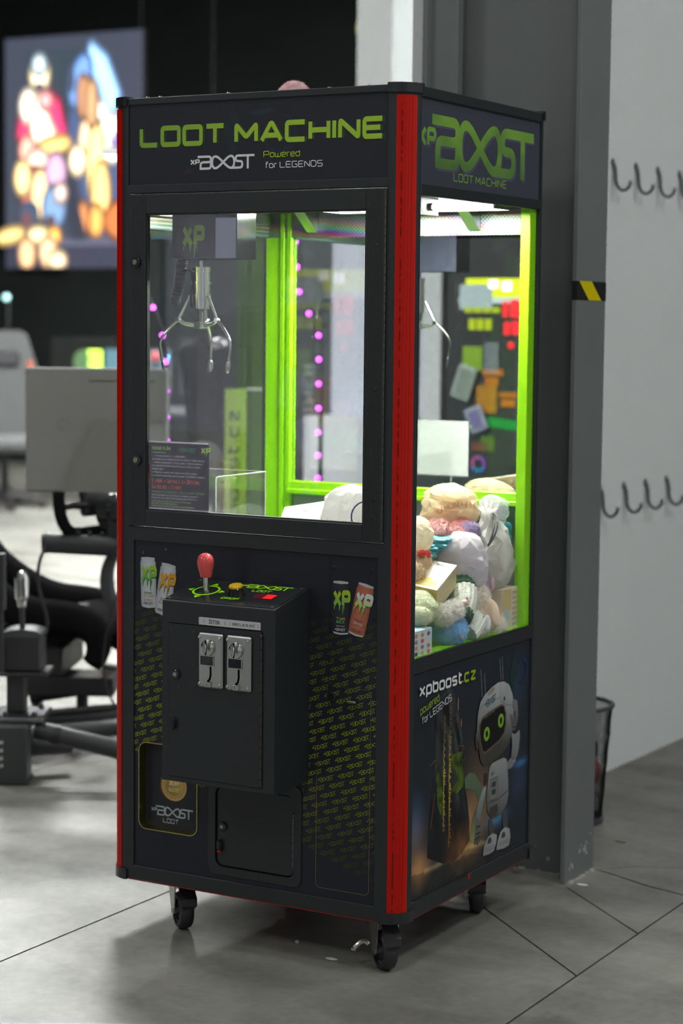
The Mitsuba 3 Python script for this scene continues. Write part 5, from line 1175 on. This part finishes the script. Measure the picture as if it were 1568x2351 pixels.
# the figure
tvp(Polygon([(170, 480), (140, 420), (170, 300), (230, 250), (290, 240), (370, 250), (430, 290), (480, 430), (470, 470), (400, 470), (330, 500), (240, 480)]), (1.1, .07, .22))
tvp(E_(215, 300, 50, 60), (1.7, 1.5, 1.2)); tvp(E_(300, 170, 55, 55), (1.8, 1.5, .95)); tvp(E_(300, 125, 35, 30), (.9, 1.1, 1.2)); tvp(E_(300, 225, 40, 25), (.16, .13, .17))
tvp(Polygon([(290, 260), (250, 330), (260, 460), (380, 470), (420, 440), (370, 370), (330, 300)]), (1.9, 1.6, 1.15)); tvp(E_(350, 280, 35, 25), (1.5, .6, .6))
tvp(E_(400, 480, 120, 26, -8), (1.6, .95, .30)); tvp(E_(220, 490, 45, 50), (1.4, .65, .5)); tvp(E_(300, 560, 75, 60), (1.6, 1.0, .8))
tvp(Polygon([(180, 600), (250, 580), (420, 590), (440, 660), (360, 720), (200, 720), (170, 660)]), (.55, .16, .12)); tvp(E_(190, 610, 45, 60), (1.7, 1.2, .5)); tvp(E_(330, 680, 60, 90), (1.7, 1.15, .55))
tvp(E_(440, 590, 60, 70), (.9, .55, .8)); tvp(E_(250, 760, 70, 50), (.08, .14, .24)); tvp(E_(430, 740, 70, 80), (.25, .42, .70)); tvp(E_(480, 680, 30, 30), (1.3, .95, .85))
tvp(E_(230, 800, 40, 50), (.25, .12, .14)); tvp(E_(410, 820, 40, 50), (.16, .10, .13))
tvp(E_(110, 860, 90, 20, -8), (1.5, 1.0, .35)); tvp(E_(320, 860, 60, 22), (1.8, 1.4, .7)); tvp(E_(440, 865, 28, 24), (1.9, .9, .2))
tvp(E_(240, 940, 45, 55), (1.4, .8, .4)); tvp(E_(400, 935, 50, 55, -25), (1.5, .9, .5)); tvp(E_(470, 970, 50, 26), (1.6, 1.2, .7))

# small wall decor beside the pillar
for k, lab, c, m in (('ring_sign', 'small round dark sign with a yellow ring beside the white pillar', 'sign', None),):
    tag(k, lab, 'sign')
    rx, rz, ry = -1.605, 2.735, 4.10
    add(k, turn(cyl(.058, 0, .012, 28, .002), 'x', 90, (rx, ry, rz)), 'satin', (.012, .016, .018), smooth=30)
    add(k + '__ring', turn(lathe([(.048, 0), (.055, 0), (.055, .004), (.048, .004)], 28), 'x', 90, (rx, ry - .012, rz)), 'satin', (.40, .42, .10), smooth=30)
    add(k + '__emblem', turn(lathe([(.018, 0), (.026, 0), (.026, .004), (.018, .004)], 24), 'x', 90, (rx, ry - .012, rz)), 'satin', (.12, .40, .38), smooth=30)
add('orange_sign', box(-1.66, -1.60, 4.10, 4.115, 2.81, 2.90, .003), 'satin', (.62, .12, .03)); tag('orange_sign', 'orange panel at the upper edge of the picture beside the white pillar', 'sign')
og = 'orange_ornament'
tag(og, 'orange and brown hanging ornament low beside the white pillar', 'ornament')
add(og + '__body', shift(lathe([(0, 0), (.014, .0), (.022, .03), (.018, .06), (.028, .09), (.016, .115), (.006, .12), (0, .121)], 14), -1.612, 4.10, 2.45), 'satin', (.40, .13, .05), smooth=30)
add(og + '__clip', box(-1.635, -1.60, 4.095, 4.105, 2.555, 2.570, .003), 'metal', (.25, .25, .27))

# ---- racing simulator: local frame r to the right of the view, d away from it, z up
SO, Sr, Sd = np.array([-1.0355, 1.2989, 0]), np.array([.8682, .4962, 0]), np.array([-.4962, .8682, 0])
def sim(m): return frame(m, SO, Sr, Sd)
def pt(r, d, z): return SO + Sr * r + Sd * d + np.array([0, 0, z])
DKG = (.030, .032, .036)
SR = 'racing_simulator'
tag(SR, 'black tubular racing simulator with wheel and shifter, left of the claw machine', 'racing simulator')
def st_(nm, pts, rad, c=DKG, mat='satin', n=14): return add(SR + '__' + nm, tube([pt(*q) for q in pts], rad, n), mat, c, smooth=35)
st_('crossbar', [(-.170, .25, .712), (.30, .25, .692)], .0335); add(SR + '__crossbar__end_cap', sim(turn(cyl(.0350, -.012, .004, 24, .003), 'y', 90, (-.170, .25, .712))), 'satin', (.02, .021, .024), smooth=30)
for r in (-.105, -.065, -.025, .016, .055): add(SR + '__crossbar__bolt', sim(shift(cyl(.0075, 0, .012, 10, .002), r, .245, .741 - .04 * (r + .1))), 'satin', (.012, .012, .013), smooth=30)
st_('front_tube', [(-.15, -.10, .158), (.42, -.22, .055)], .0300)
add(SR + '__front_tube__collar', sim(turn(cyl(.033, -.012, .012, 20), 'y', 90 + 10, (-.085, -.114, .146))), 'satin', (.014, .015, .017), smooth=30)
st_('base_tube', [(-.28, .15, .085), (.33, .58, .060)], .0290); st_('base_tube', [(-.40, .45, .060), (.30, .85, .06)], .027)
st_('base_tube', [(-.24, -.05, .085), (-.06, .02, .085)], .028)
add(SR + '__base_bracket', sim(box(-.262, -.168, -.185, -.10, .012, .185, .004)), 'satin', DKG)
for z in (.062, .085, .11, .135): add(SR + '__base_bracket__bolt', sim(turn(cyl(.0065, 0, .005, 10, .001), 'x', 90, (-.248, -.185, z))), 'chrome', (.6, .6, .6), smooth=30)
add(SR + '__foot', sim(box(-.265, -.165, -.19, -.08, 0, .014, .003)), 'satin', (.015, .015, .016)); add(SR + '__foot', sim(shift(cyl(.03, 0, .035, 16, .003), .27, .83, 0)), 'satin', (.015, .015, .016)); add(SR + '__foot', sim(shift(cyl(.03, 0, .04, 16, .003), .36, -.2, 0)), 'satin', (.015, .015, .016)); add(SR + '__foot', sim(shift(cyl(.03, 0, .04, 16, .003), -.38, .46, 0)), 'satin', (.015, .015, .016))
add(SR + '__shifter_plate', sim(box(-.36, -.125, -.14, .06, .188, .203, .003)), 'metal', (.20, .20, .22))
for r, d in ((-.245, -.12), (-.155, -.12), (-.155, .03), (-.245, .03)): add(SR + '__shifter_plate__bolt', sim(shift(cyl(.008, .203, .217, 8, .001), r, d, 0)), 'satin', (.03, .03, .032), smooth=30)
add(SR + '__shifter_post', sim(box(-.255, -.197, -.04, .02, .203, .34, .004)), 'satin', (.018, .019, .021))
add(SR + '__shifter_box', [sim(box(-.268, -.143, -.06, .06, .335, .452, .006))], 'satin', (.016, .017, .019))
dome = Polygon([(-.268, .445)] + [(-.2055 + .064 * math.cos(a), .452 + .017 * math.sin(a)) for a in np.linspace(math.pi, 0, 12)] + [(-.143, .445)])
add(SR + '__shifter_box__gate', sim(frame(ext(dome, .12), (0, .06, 0), (1, 0, 0), (0, 0, 1))), 'satin', (.045, .048, .053))
add(SR + '__shifter_flange', sim(box(-.290, -.120, -.075, .075, .322, .334, .003)), 'satin', (.016, .017, .019))
st_('shift_stalk', [(-.2065, -.02, .465), (-.2065, -.03, .548)], .0085, (.03, .03, .033))
add(SR + '__shift_knob', frame(lathe([(0, 0), (.0135, 0), (.0155, .014), (.0155, .019), (.0215, .027), (.0225, .036), (.0225, .090), (.0195, .105), (.012, .113), (0, .1155)], 28), pt(-.2065, -.030, .538), Sr, Sd), 'chrome', (.62, .63, .64), smooth=35)
labels[SR + '__shift_knob'] = {'label': 'polished chrome shift knob'}
st_('handbrake', [(-.262, -.09, .34), (-.262, -.10, .55)], .009, (.02, .02, .022)); st_('handbrake_grip', [(-.262, -.10, .54), (-.262, -.105, .716)], .0185, (.016, .017, .019))
st_('seat_rail', [(-.278, .60, .128), (.02, .60, .175)], .018, (.014, .015, .016)); st_('seat_rail', [(-.278, .42, .10), (.30, .52, .14)], .014, (.014, .015, .016))
add(SR + '__rail_plate', sim(box(-.28, .02, .52, .70, .150, .215, .004)), 'satin', (.012, .012, .014))
st_('seat_mount', [(-.10, .62, .05), (-.10, .62, .16)], .02, (.014, .015, .016)); st_('seat_mount', [(-.26, .64, .05), (-.26, .64, .16)], .02, (.014, .015, .016)); st_('seat_mount', [(.24, .56, .06), (.24, .52, .14)], .02, (.014, .015, .016))
st_('upright', [(.20, .27, .06), (.20, .25, .69)], .026)
knee = bez([(.072, .30, .705), (.044, .30, .665), (.024, .30, .60), (.030, .30, .54), (.052, .30, .49), (.10, .30, .43)], 24)
add(SR + '__side_arm', tube([pt(*q) for q in knee], np.r_[np.linspace(.016, .024, 12), np.linspace(.024, .018, 12)], 12), 'satin', (.05, .053, .058), smooth=True)
cab = bez([(-.165, .22, .704), (-.183, .2, .66), (-.187, .19, .58), (-.165, .18, .50), (-.158, .18, .44), (-.175, .16, .405)], 40)
add(SR + '__cable', tube([pt(*q) for q in cab], .0055, 8), 'satin', (.014, .014, .015), smooth=True)
add(SR + '__cable__plug', sim(shift(turn(cyl(.006, -.02, .012, 10, .001), 'x', 20), -.178, .155, .396)), 'metal', (.16, .14, .12), smooth=30)
cab = bez([(.10, .26, .60), (.060, .2, .52), (.040, .2, .45), (.026, .2, .37), (.026, .2, .28), (.05, .2, .20), (.09, .2, .15)], 40)
add(SR + '__cable', tube([pt(*q) for q in cab], .0035, 8), 'satin', (.014, .014, .015), smooth=True)
# steering wheel: rim as flattened hoop facing along the cross direction, seen half from the side
wc = np.array([-.028, .35, .838]); wa = math.radians(52)
wx, wz = np.array([math.cos(wa), math.sin(wa) * .9, .0]), np.array([-.10, .15, 1.0]); wx /= np.linalg.norm(wx); wz -= wx * (wz @ wx); wz /= np.linalg.norm(wz)
hoop = [(-.145, .055), (-.150, .0), (-.146, -.055), (-.118, -.095), (-.060, -.100), (0, -.096), (.060, -.100), (.118, -.095), (.146, -.055), (.150, 0), (.145, .055), (.10, .088), (0, .092), (-.10, .088)]
hp = fillet([np.array(q) for q in hoop + hoop[:1]], .04)[:-1]
W3 = lambda a, b, c=0: pt(*(wc + wx * a + wz * b + np.cross(wx, wz) * c))
add(SR + '__wheel_rim', tube([W3(*q) for q in hp], .0200, 12, True), 'matte', (.012, .012, .013), smooth=True)
for s in (-1, 1): add(SR + '__wheel_spoke', tube([W3(s * .14, -.01), W3(s * .09, -.005, .01), W3(s * .045, -.01, .015)], [.010, .013, .018], 8), 'satin', (.016, .016, .018), smooth=True)
add(SR + '__wheel_hub', [frame(box(-.06, .06, -.045, .045, -.005, .03, .008), pt(*wc), Sr * wx[0] + Sd * wx[1], Sr * wz[0] + Sd * wz[1] + np.array([0, 0, wz[2]]))], 'satin', (.014, .014, .016))
for a, b in ((-.045, .03), (.04, .03), (-.045, -.03), (.02, .032)): add(SR + '__wheel_hub__button', frame(cyl(.007, -.014, 0, 12, .002), W3(a, b), Sr * wx[0] + Sd * wx[1], Sr * wz[0] + Sd * wz[1] + np.array([0, 0, wz[2]])), 'chrome', (.25, .26, .28), smooth=30)
add(SR + '__wheel_base', sim(turn(turn(lathe([(0, 0), (.050, 0), (.060, .008), (.060, .05), (.052, .06), (.052, .12), (.045, .125), (0, .125)], 28), 'y', 90), 'z', -30, (.015, .31, .815))), 'gloss', (.016, .017, .019), smooth=35)
add(SR + '__wheel_base__bracket', sim(box(.03, .17, .24, .31, .715, .80, .006)), 'satin', (.02, .021, .023))
# the curved racing seat as a shell with bolsters, driver facing right
def seat(key, o, ax, lab, grp=None, kind='seat'):
    F = lambda m: frame(m, o, ax, np.cross((0, 0, 1), ax))
    if '__' not in key: tag(key, lab, 'racing seat', grp)
    prof = bez([(-.62, .98), (-.56, .72), (-.50, .50), (-.42, .40), (-.28, .355), (-.12, .365), (.02, .395), (.05, .37)], 40)
    shell = LineString(prof).buffer(.045, cap_style='round')
    add(key + '__shell', F(frame(shift(ext(shell, .36), z=-.18), (0, 0, 0), (1, 0, 0), (0, 0, 1))), 'matte', (.012, .012, .013), smooth=30)
    bol = bez([(-.60, .98), (-.50, .76), (-.42, .60), (-.30, .50), (-.16, .44), (-.02, .425), (.055, .39), (.07, .33), (.045, .27)], 40)
    for s in (-1, 1): add(key + '__bolster', F(tube(np.c_[bol[:, 0], np.full(40, s * .20), bol[:, 1]], np.interp(np.linspace(0, 1, 40), [0, .3, .6, .85, 1], [.062, .068, .060, .055, .035]), 14)), 'matte', (.011, .011, .012), smooth=True)
    add(key + '__cushion', F(tube(np.c_[np.linspace(-.34, 0, 12), np.zeros(12), np.interp(np.linspace(-.34, 0, 12), [-.34, 0], [.375, .405])], .05, 12)), 'satin', (.030, .031, .036), smooth=True)
    add(key + '__head_pad', F(box(-.70, -.58, -.16, .16, .90, 1.16, .03)), 'matte', (.012, .012, .013))
    add(key + '__side_mount', F(box(-.40, -.06, -.19, .19, .215, .325, .01)), 'satin', (.012, .012, .013))
seat('racing_simulator__seat', pt(-.085, .72, -.005), np.array([.90, .436, 0]) / np.linalg.norm([.90, .436]), 'black bucket racing seat on the simulator frame at the left edge')
st_('footrest_hoop', [(.00, 1.0, .16), (-.06, 1.02, .165), (-.09, 1.0, .12), (-.08, .98, .08)], .018, (.018, .019, .02))

# grey monitor seen from behind
MK = 'monitor'
tag(MK, 'large grey monitor seen from behind, left of the claw machine', 'monitor')
mx0, mx1, mz0, mz1 = -.2135, .243, .893, 1.290
add(MK, sim(box(mx0, mx1, .10, .128, mz0, mz1, .006)), 'satin', (.235, .232, .222))
add(MK + '__top_edge', sim(box(mx0 + .003, mx1 - .003, .098, .128, mz1 - .0055, mz1 + .0006, .0015)), 'satin', (.58, .56, .60))
hump = Polygon([(-.098, .8945), (.006, 1.110), (.022, 1.1235), (.235, 1.1235), (.235, .8945)])
add(MK + '__rear_cover', sim(frame(ext(hump.buffer(-.004).buffer(.004), .012), (0, .10, 0), (1, 0, 0), (0, 0, 1))), 'satin', (.195, .195, .18))
add(MK + '__vent_slot', sim(box(-.010, .20, .0990, .101, 1.2475, 1.2505)), 'matte', (.012, .012, .014))
lg = LineString([(-.020, -.006), (-.016, .010), (-.004, .0165), (.012, .0165), (.020, .006), (.016, -.010), (.004, -.0165), (-.012, -.0165), (-.020, -.006)]).buffer(.0011)
lg = unary_union([lg, LineString([(-.009, -.009), (.009, .009)]).buffer(.0009)])
add(MK + '__emblem', sim(frame(ext(lg, .0008), (-.0905, .1002, 1.1085), (1, 0, 0), (0, 0, 1))), 'satin', (.16, .16, .16))
add(MK + '__stand_arm', [sim(box(.09, .15, .128, .19, .70, 1.08, .008)), sim(box(.06, .18, .126, .136, .98, 1.12, .004))], 'satin', (.03, .03, .033))

# ---- things seen through the left glass
sn = 'banner_board'
tag(sn, 'dark divider board with a lime strip lettered along its height, seen through the left glass', 'board')
bd = lambda r0, r1, d0, d1, z0, z1, c=0: sim(box(r0, r1, d0, d1, z0, z1, c))
br0 = .384
add(sn, bd(br0, br0 + .33, .80, .83, .02, 1.205, .003), 'satin', (.035, .038, .045))
add(sn + '__lime_strip', bd(br0 - .001, br0 + .076, .797, .80, .02, 1.206), 'print', (.42, .62, .08))
add(sn + '__top_edge', bd(br0 + .076, br0 + .33, .797, .831, 1.200, 1.208), 'satin', (.6, .62, .64))
add(sn + '__base', bd(br0 - .03, br0 + .36, .76, .88, 0, .022, .004), 'satin', (.04, .04, .045))
wm = affinity.rotate(put(tech('xpboost.cz', 1, t=.155, wide=1.22, gap=.42), 0, 0, .043), 90, origin=(0, 0))
wb = wm.bounds; wm = affinity.translate(wm, br0 + .058 - wb[2], 1.128 - wb[3])
add(sn + '__lettering', sim(frame(ext(wm, .0006), (0, .7968, 0), (1, 0, 0), (0, 0, 1))), 'print', (.05, .06, .06))
S2 = 'racing_simulator_001'
tag(S2, 'second black racing simulator with a tall seat, seen through the left glass behind the claw', 'racing simulator')
seat(S2 + '__seat', pt(.62, 1.35, .34), np.array([.80, -.60, 0]), '', None)
add(S2 + '__pedestal', shift(box(-.16, .16, -.16, .16, 0, .60, .02), *(pt(.52, 1.45, 0)[:3])), 'satin', (.012, .012, .013))
add(S2 + '__badge', frame(blob((0, 0, 0), (.035, .02, .022), 3, .0, 1, 2), pt(.33, 1.30, 1.36), Sr, Sd), 'chrome', (.8, .8, .82), smooth=True)
# LED light posts: one behind the left glass, one before the machine that the mirror shows
def led_post(key, lab, base, right, beads, zt, arc):
    """beads: heights; arc(z) the sideways run of the strip."""
    tag(key, lab, 'lamp', 'purple LED light posts')
    zs = np.linspace(.02, zt, 40)
    add(key + '__post', tube([base + right * arc(z) + np.array([0, 0, z]) for z in zs], .009, 10), 'satin', (.02, .021, .025), smooth=True)
    add(key + '__base', shift(cyl(.13, 0, .02, 28, .004), *base[:2], 0) if True else None, 'satin', (.015, .015, .018), smooth=30)
    for i, z in enumerate(beads):
        d = trimesh.creation.icosphere(subdivisions=1, radius=.0095); d.apply_translation(base + right * arc(z) + np.array([0, 0, z]) + face * .018)
        add(key + '__led', d, 'matte', (.6, .3, .7), emit=(6, .35, 9))
face = np.array([.49, -.87, 0])
led_post('led_post', 'slim black post with purple LEDs seen through the left glass', pt(.231, .20, 0), Sr, [.98, 1.057, 1.132, 1.217, 1.311, 1.396, 1.485], 1.56, lambda z: float(np.interp(z, [1.217, 1.311, 1.396, 1.485, 1.56], [0, -.004, -.014, -.045, -.09])))
face = np.array([.0, 1.0, 0])
face = np.array([.0, 1.0, 0])
led_post('led_post_001', 'slim black post with purple LEDs standing before the machine, seen in its mirror', np.array([-.750, -.90, 0]), np.array([-1.0, 0, 0]),
         [.8246, .9011, .9805, 1.0612, 1.1449, 1.2298, 1.3145, 1.3975, 1.4726, 1.5479, 1.6339, 1.7213], 1.78, lambda z: .008 * 0 + .10 * float(np.interp(z, [1.30, 1.3975, 1.4726, 1.5479, 1.6339, 1.72], [0, .02, .42, .82, .92, .98])))
# blue lamp near the monitor
add('blue_lamp', frame(trimesh.creation.icosphere(subdivisions=2, radius=.012), pt(.214, .35, 1.322), Sr, Sd), 'matte', (.2, .3, .8), emit=(.4, 2.5, 14)); tag('blue_lamp', 'small glowing blue lamp above the right end of the grey monitor', 'lamp')
add('blue_lamp__stalk', tube([pt(.214, .35, .0), pt(.214, .35, 1.312)], .008, 8), 'satin', (.02, .02, .022))
add('blue_lamp__foot', shift(cyl(.09, 0, .015, 20, .003), *pt(.214, .35, 0)[:2], 0), 'satin', (.02, .02, .022))

# ---- far desks and chairs at the left
def office_chair(key, lab, o, ang, c, stripe=None):
    F = lambda m: frame(m, o, (math.cos(ang), math.sin(ang), 0), (-math.sin(ang), math.cos(ang), 0))
    tag(key, lab, 'gaming chair')
    add(key + '__backrest', F(trimesh.convex.convex_hull(np.array([(x * w, y + .02 * z, z) for x in (-1, 1) for w, z in ((.20, .55), (.27, .75), (.25, 1.05), (.19, 1.18), (.17, 1.32), (.12, 1.35)) for y in (-.05, .05)]))), 'satin', c, smooth=25)
    add(key + '__seat', F(box(-.27, .27, -.50, .02, .44, .56, .04)), 'satin', c)
    for s in (-1, 1):
        add(key + '__armrest', F(cat([box(s * .33 - .035, s * .33 + .035, -.36, -.06, .70, .735, .01), box(s * .33 - .02, s * .33 + .02, -.24, -.18, .48, .70, .006)])), 'satin', (.03, .03, .033))
        if stripe is not None: add(key + '__stripe', F(box(s * .20 - .025, s * .20 + .025, -.062, .085, .62, 1.12, .01)), 'satin', stripe)
    add(key + '__headrest', F(box(-.12, .12, -.07, -.02, 1.08, 1.2, .02)), 'satin', (.04, .04, .045))
    add(key + '__gas_lift', F(cyl(.03, .10, .45, 14)), 'satin', (.02, .02, .022))
    for i in range(5):
        a = i * 2 * math.pi / 5
        add(key + '__foot_arm', F(tube([(0, -.22, .11), (.30 * math.cos(a), -.22 + .30 * math.sin(a), .075)], [.028, .02], 8)), 'satin', (.02, .02, .022))
        add(key + '__castor', F(turn(cyl(.03, -.02, .02, 14, .003), 'x', 90, (.30 * math.cos(a), -.22 + .30 * math.sin(a), .03))), 'satin', (.015, .015, .016), smooth=30)
office_chair('gaming_chair', 'grey gaming chair with orange side stripe at the far desks', np.array([-7.20, 8.45, 0]), .6, (.085, .090, .092), (.42, .10, .05))
dk_ = 'gaming_desk'
tag(dk_, 'long dark gaming desk behind the grey chairs', 'desk')
add(dk_ + '__top', box(-8.4, -4.6, 8.9, 9.7, .72, .75, .005), 'satin', (.05, .055, .06))
for x in (-8.3, -6.5, -4.7): add(dk_ + '__leg', box(x - .04, x + .04, 8.95, 9.65, 0, .72, .005), 'satin', (.03, .03, .033))
def far_monitor(key, lab, x, z0, z1, w, y, pic, parts=()):
    tag(key, lab, 'monitor')
    add(key + '__housing', box(x - w / 2 - .015, x + w / 2 + .015, y, y + .03, z0 - .015, z1 + .015, .004), 'satin', (.012, .012, .014))
    add(key + '__screen', box(x - w / 2, x + w / 2, y - .002, y - .0005, z0, z1), 'gloss', (.02, .02, .02), emit=pic)
    for nm, g, L in parts: add(f'{key}__{nm}', on_front(ext(g, .001), x, z0, y - .004), 'matte', (.1, .1, .1), emit=L)
    add(key + '__stand', [box(x - .02, x + .02, y + .03, y + .05, .75, z0 + .1), box(x - .12, x + .12, y - .06, y + .1, .75, .765, .003)], 'satin', (.02, .02, .022))
far_monitor('far_monitor', 'black far monitor glowing yellow green above the grey monitor', -7.10, .90, 1.28, .60, 9.3, (.004, .006, .005), (('green_glow', Polygon([(.08, .10), (.20, .14), (.20, .30), (.06, .30)]), (1.8, 3.4, .15)), ('green_glow', Point(.02, .2).buffer(.10), (.05, .22, .02))))
far_monitor('far_monitor_001', 'far monitor showing a light blue sky above the grey monitor', -6.52, .86, 1.21, .62, 9.25, (.16, .36, .44), (('picture_ground', Polygon([(-.31, 0), (.31, 0), (.31, .22), (.12, .10), (-.31, .07)]), (.22, .22, .16)), ('cloud', E_(-.08, .16, .16, .04), (.30, .55, .62))))
far_monitor('far_monitor_002', 'dim far monitor beside the red lamp above the grey monitor', -5.85, .86, 1.28, .60, 9.3, (.035, .055, .065))
add('red_ball', shift(trimesh.creation.icosphere(subdivisions=2, radius=.045), -6.21, 9.05, 1.16), 'satin', (.60, .12, .14)); tag('red_ball', 'round pinkish red ball on a stand beside the blue monitor', 'ball')
add('red_ball__stand', box(-6.225, -6.195, 9.04, 9.06, .75, 1.12), 'satin', (.05, .05, .05))
add('teal_lamp', shift(trimesh.creation.icosphere(subdivisions=2, radius=.03), -8.11, 9.6, 1.62), 'matte', (.3, .6, .6), emit=(1.0, 1.9, 1.8)); tag('teal_lamp', 'small round pale teal lamp at the left edge on the dark wall', 'lamp')
add('teal_lamp__rod', tube([(-8.11, 9.62, .75), (-8.11, 9.62, 1.6)], .008, 8), 'satin', (.02, .02, .02))

# ---- what the mirror shows: a lit vending machine across the aisle (it faces the claw machine's back mirror)
VM = 'vending_machine'
vy = -2.20
tag(VM, 'dark vending machine with a glowing yellow green header and red digits, seen in the mirror', 'vending machine')
add(VM, box(-.93, -.10, vy - .70, vy - .004, .02, 1.90, .01), 'satin', (.030, .034, .036))
def vp(nm, x0, x1, z0, z1, c, emit=None, rot=0, lift=0.0, mat='print', r=.004):
    g = rrect(min(x0, x1), z0, max(x0, x1), z1, r)
    if rot: g = affinity.rotate(g, rot)
    m = frame(ext(g, .003), (0, vy - .004 + lift, 0), (1, 0, 0), (0, 0, 1)); m.apply_transform(np.diag([1, 1, 1, 1]))
    m = frame(ext(affinity.scale(g, -1, 1, origin=(0, 0)), .003), (0, vy - .004 + lift, 0), (-1, 0, 0), (0, 0, 1))
    add(VM + '__' + nm, m, mat, c, emit=emit)
vp('header', -.84, -.13, 1.545, 1.625, (.4, .5, .02), emit=(1.1, 1.25, .02))
vp('header_glow', -.735, -.695, 1.585, 1.618, (.8, .8, .7), emit=(3, 3, 2.4), lift=.004); vp('header_glow', -.675, -.635, 1.575, 1.612, (.8, .8, .7), emit=(3, 3, 2.6), lift=.004)
vp('lit_shelf', -.87, -.55, 1.525, 1.550, (.5, .6, .6), emit=(.55, .62, .58))
vp('display_window', -.87, -.13, .80, 1.52, (.05, .055, .06)); vp('pale_board', -.865, -.72, 1.50, 1.60, (.5, .6, .6), emit=(.14, .20, .21), lift=.003)
for x0, x1, z0, z1 in ((-.672, -.650, 1.470, 1.535), (-.640, -.598, 1.468, 1.540), (-.665, -.640, 1.398, 1.452), (-.632, -.598, 1.400, 1.455), (-.646, -.620, 1.345, 1.372)): vp('red_digit', x0, x1, z0, z1, (.5, .02, .02), emit=(1.6, .01, .06), lift=.004, r=.010)
for i in range(4): vp('lime_sign', -.842 + i * .041, -.808 + i * .041, 1.487, 1.510, (.4, .5, .02), emit=(.32, .42, .01), lift=.004)
for i in range(3): vp('lime_sign', -.822 + i * .036, -.793 + i * .036, 1.418, 1.463, (.4, .5, .02), emit=(.36, .46, .01), lift=.004)
vp('keypad', -.752, -.686, 1.235, 1.374, (.10, .12, .15), lift=.003)
for i in range(4):
    for j in range(7): vp('key', -.746 + i * .0155, -.735 + i * .0155, 1.248 + j * .0175, 1.259 + j * .0175, (.42, .48, .50), lift=.006, r=.002)
vp('lime_card', -.847, -.760, 1.255, 1.352, (.30, .52, .05), lift=.003); vp('orange_label', -.757, -.665, 1.235, 1.262, (.70, .22, .03), lift=.004); vp('orange_label', -.745, -.685, 1.196, 1.228, (.70, .22, .03), lift=.004)
vp('orange_card', -.782, -.692, 1.085, 1.195, (.55, .26, .03), lift=.003); vp('orange_label', -.680, -.602, 1.150, 1.170, (.75, .24, .02), lift=.004); vp('orange_label', -.672, -.61, 1.112, 1.142, (.75, .24, .02), lift=.004)
vp('green_ribbon', -.735, -.55, 1.022, 1.060, (.01, .42, .07), lift=.004, rot=-6); vp('lime_card', -.76, -.70, .93, .99, (.12, .26, .04), lift=.003); vp('brown_card', -.80, -.72, .93, .965, (.22, .09, .05), lift=.003)
for z in (1.036, .877):
    g = Point(-.768, z).buffer(.034).difference(Point(-.768, z).buffer(.020))
    for a0, c in ((-30, (.03, .30, .62)), (90, (.30, .10, .55)), (210, (.50, .12, .35))):
        w = Polygon([(-.768, z), (-.768 + .08 * math.cos(math.radians(a0)), z + .08 * math.sin(math.radians(a0))), (-.768 + .08 * math.cos(math.radians(a0 - 60)), z + .08 * math.sin(math.radians(a0 - 60))), (-.768 + .08 * math.cos(math.radians(a0 - 120)), z + .08 * math.sin(math.radians(a0 - 120)))])
        q = g.intersection(w)
        add(VM + '__ring_print', frame(ext(affinity.scale(q, -1, 1, origin=(0, 0)), .003), (0, vy + .001, 0), (-1, 0, 0), (0, 0, 1)), 'print', c)
for x0, x1, z0, z1, rot, c, n in ((-.875, -.790, 1.135, 1.275, 18, (.42, .50, .46), 0), (-.815, -.735, 1.005, 1.110, -22, (.42, .46, .56), 1)):
    hk = 'hanging_phone_case' + ('' if n == 0 else '_001')
    tag(hk, ['pale green phone case hanging on the vending machine front', 'blue white phone case hanging askew below the pale green one'][n], 'phone case')
    b = box((x0 - x1) / 2, (x1 - x0) / 2, -.008, .008, (z0 - z1) / 2, (z1 - z0) / 2, .006); b.apply_transform(rotm((0, 1, 0), rot)); b.apply_translation(((x0 + x1) / 2, vy + .016, (z0 + z1) / 2))
    add(hk, b, 'satin', c)
    b = box((x0 - x1) / 2 + .014, (x1 - x0) / 2 - .014, -.001, .001, (z0 - z1) / 2 + .014, (z1 - z0) / 2 - .014); b.apply_transform(rotm((0, 1, 0), rot)); b.apply_translation(((x0 + x1) / 2, vy + .0247, (z0 + z1) / 2))
    add(hk + '__face', b, 'satin', (.26, .33, .27) if n == 0 else (.22, .2, .42))
add('front_pillar', box(-1.040, -.958, vy - .35, vy - .02, 0, CEIL, .003), 'white_paint'); tag('front_pillar', 'narrow white post beside the vending machine, seen in the mirror', 'pillar')
# pale partition with vertical lettering that fills the rest of the mirror
pn = 'lettered_partition'
tag(pn, 'tall pale partition with a dark lettered edge, seen in the mirror', 'partition')
add(pn, box(-2.6, -1.42, -3.06, -3.012, 0, 2.6, .004), 'matte', (.74, .76, .88))
add(pn + '__dark_edge', box(-2.6, -1.935, -3.012, -3.002, 0, 2.6, .002), 'satin', (.05, .055, .065))
vt = meshkit.text_mesh('HAYMINER', .052, .003, True); vt.apply_translation(-vt.centroid); vt.apply_scale((.53 / vt.extents[0], 1, 1))
add(pn + '__lettering', frame(vt, (-2.045, -2.998, .995), (0, 0, 1), (1, 0, 0)), 'print', (.30, .33, .34))
tag('white_cabinet', 'low white cabinet before the pale partition, seen in the mirror', 'cabinet')
add('white_cabinet', box(-1.925, -1.43, -3.0, -2.75, .06, 1.017, .004), 'satin', (.74, .74, .80)); add('white_cabinet__plinth', box(-1.905, -1.45, -2.99, -2.77, 0, .06), 'satin', (.05, .05, .05))
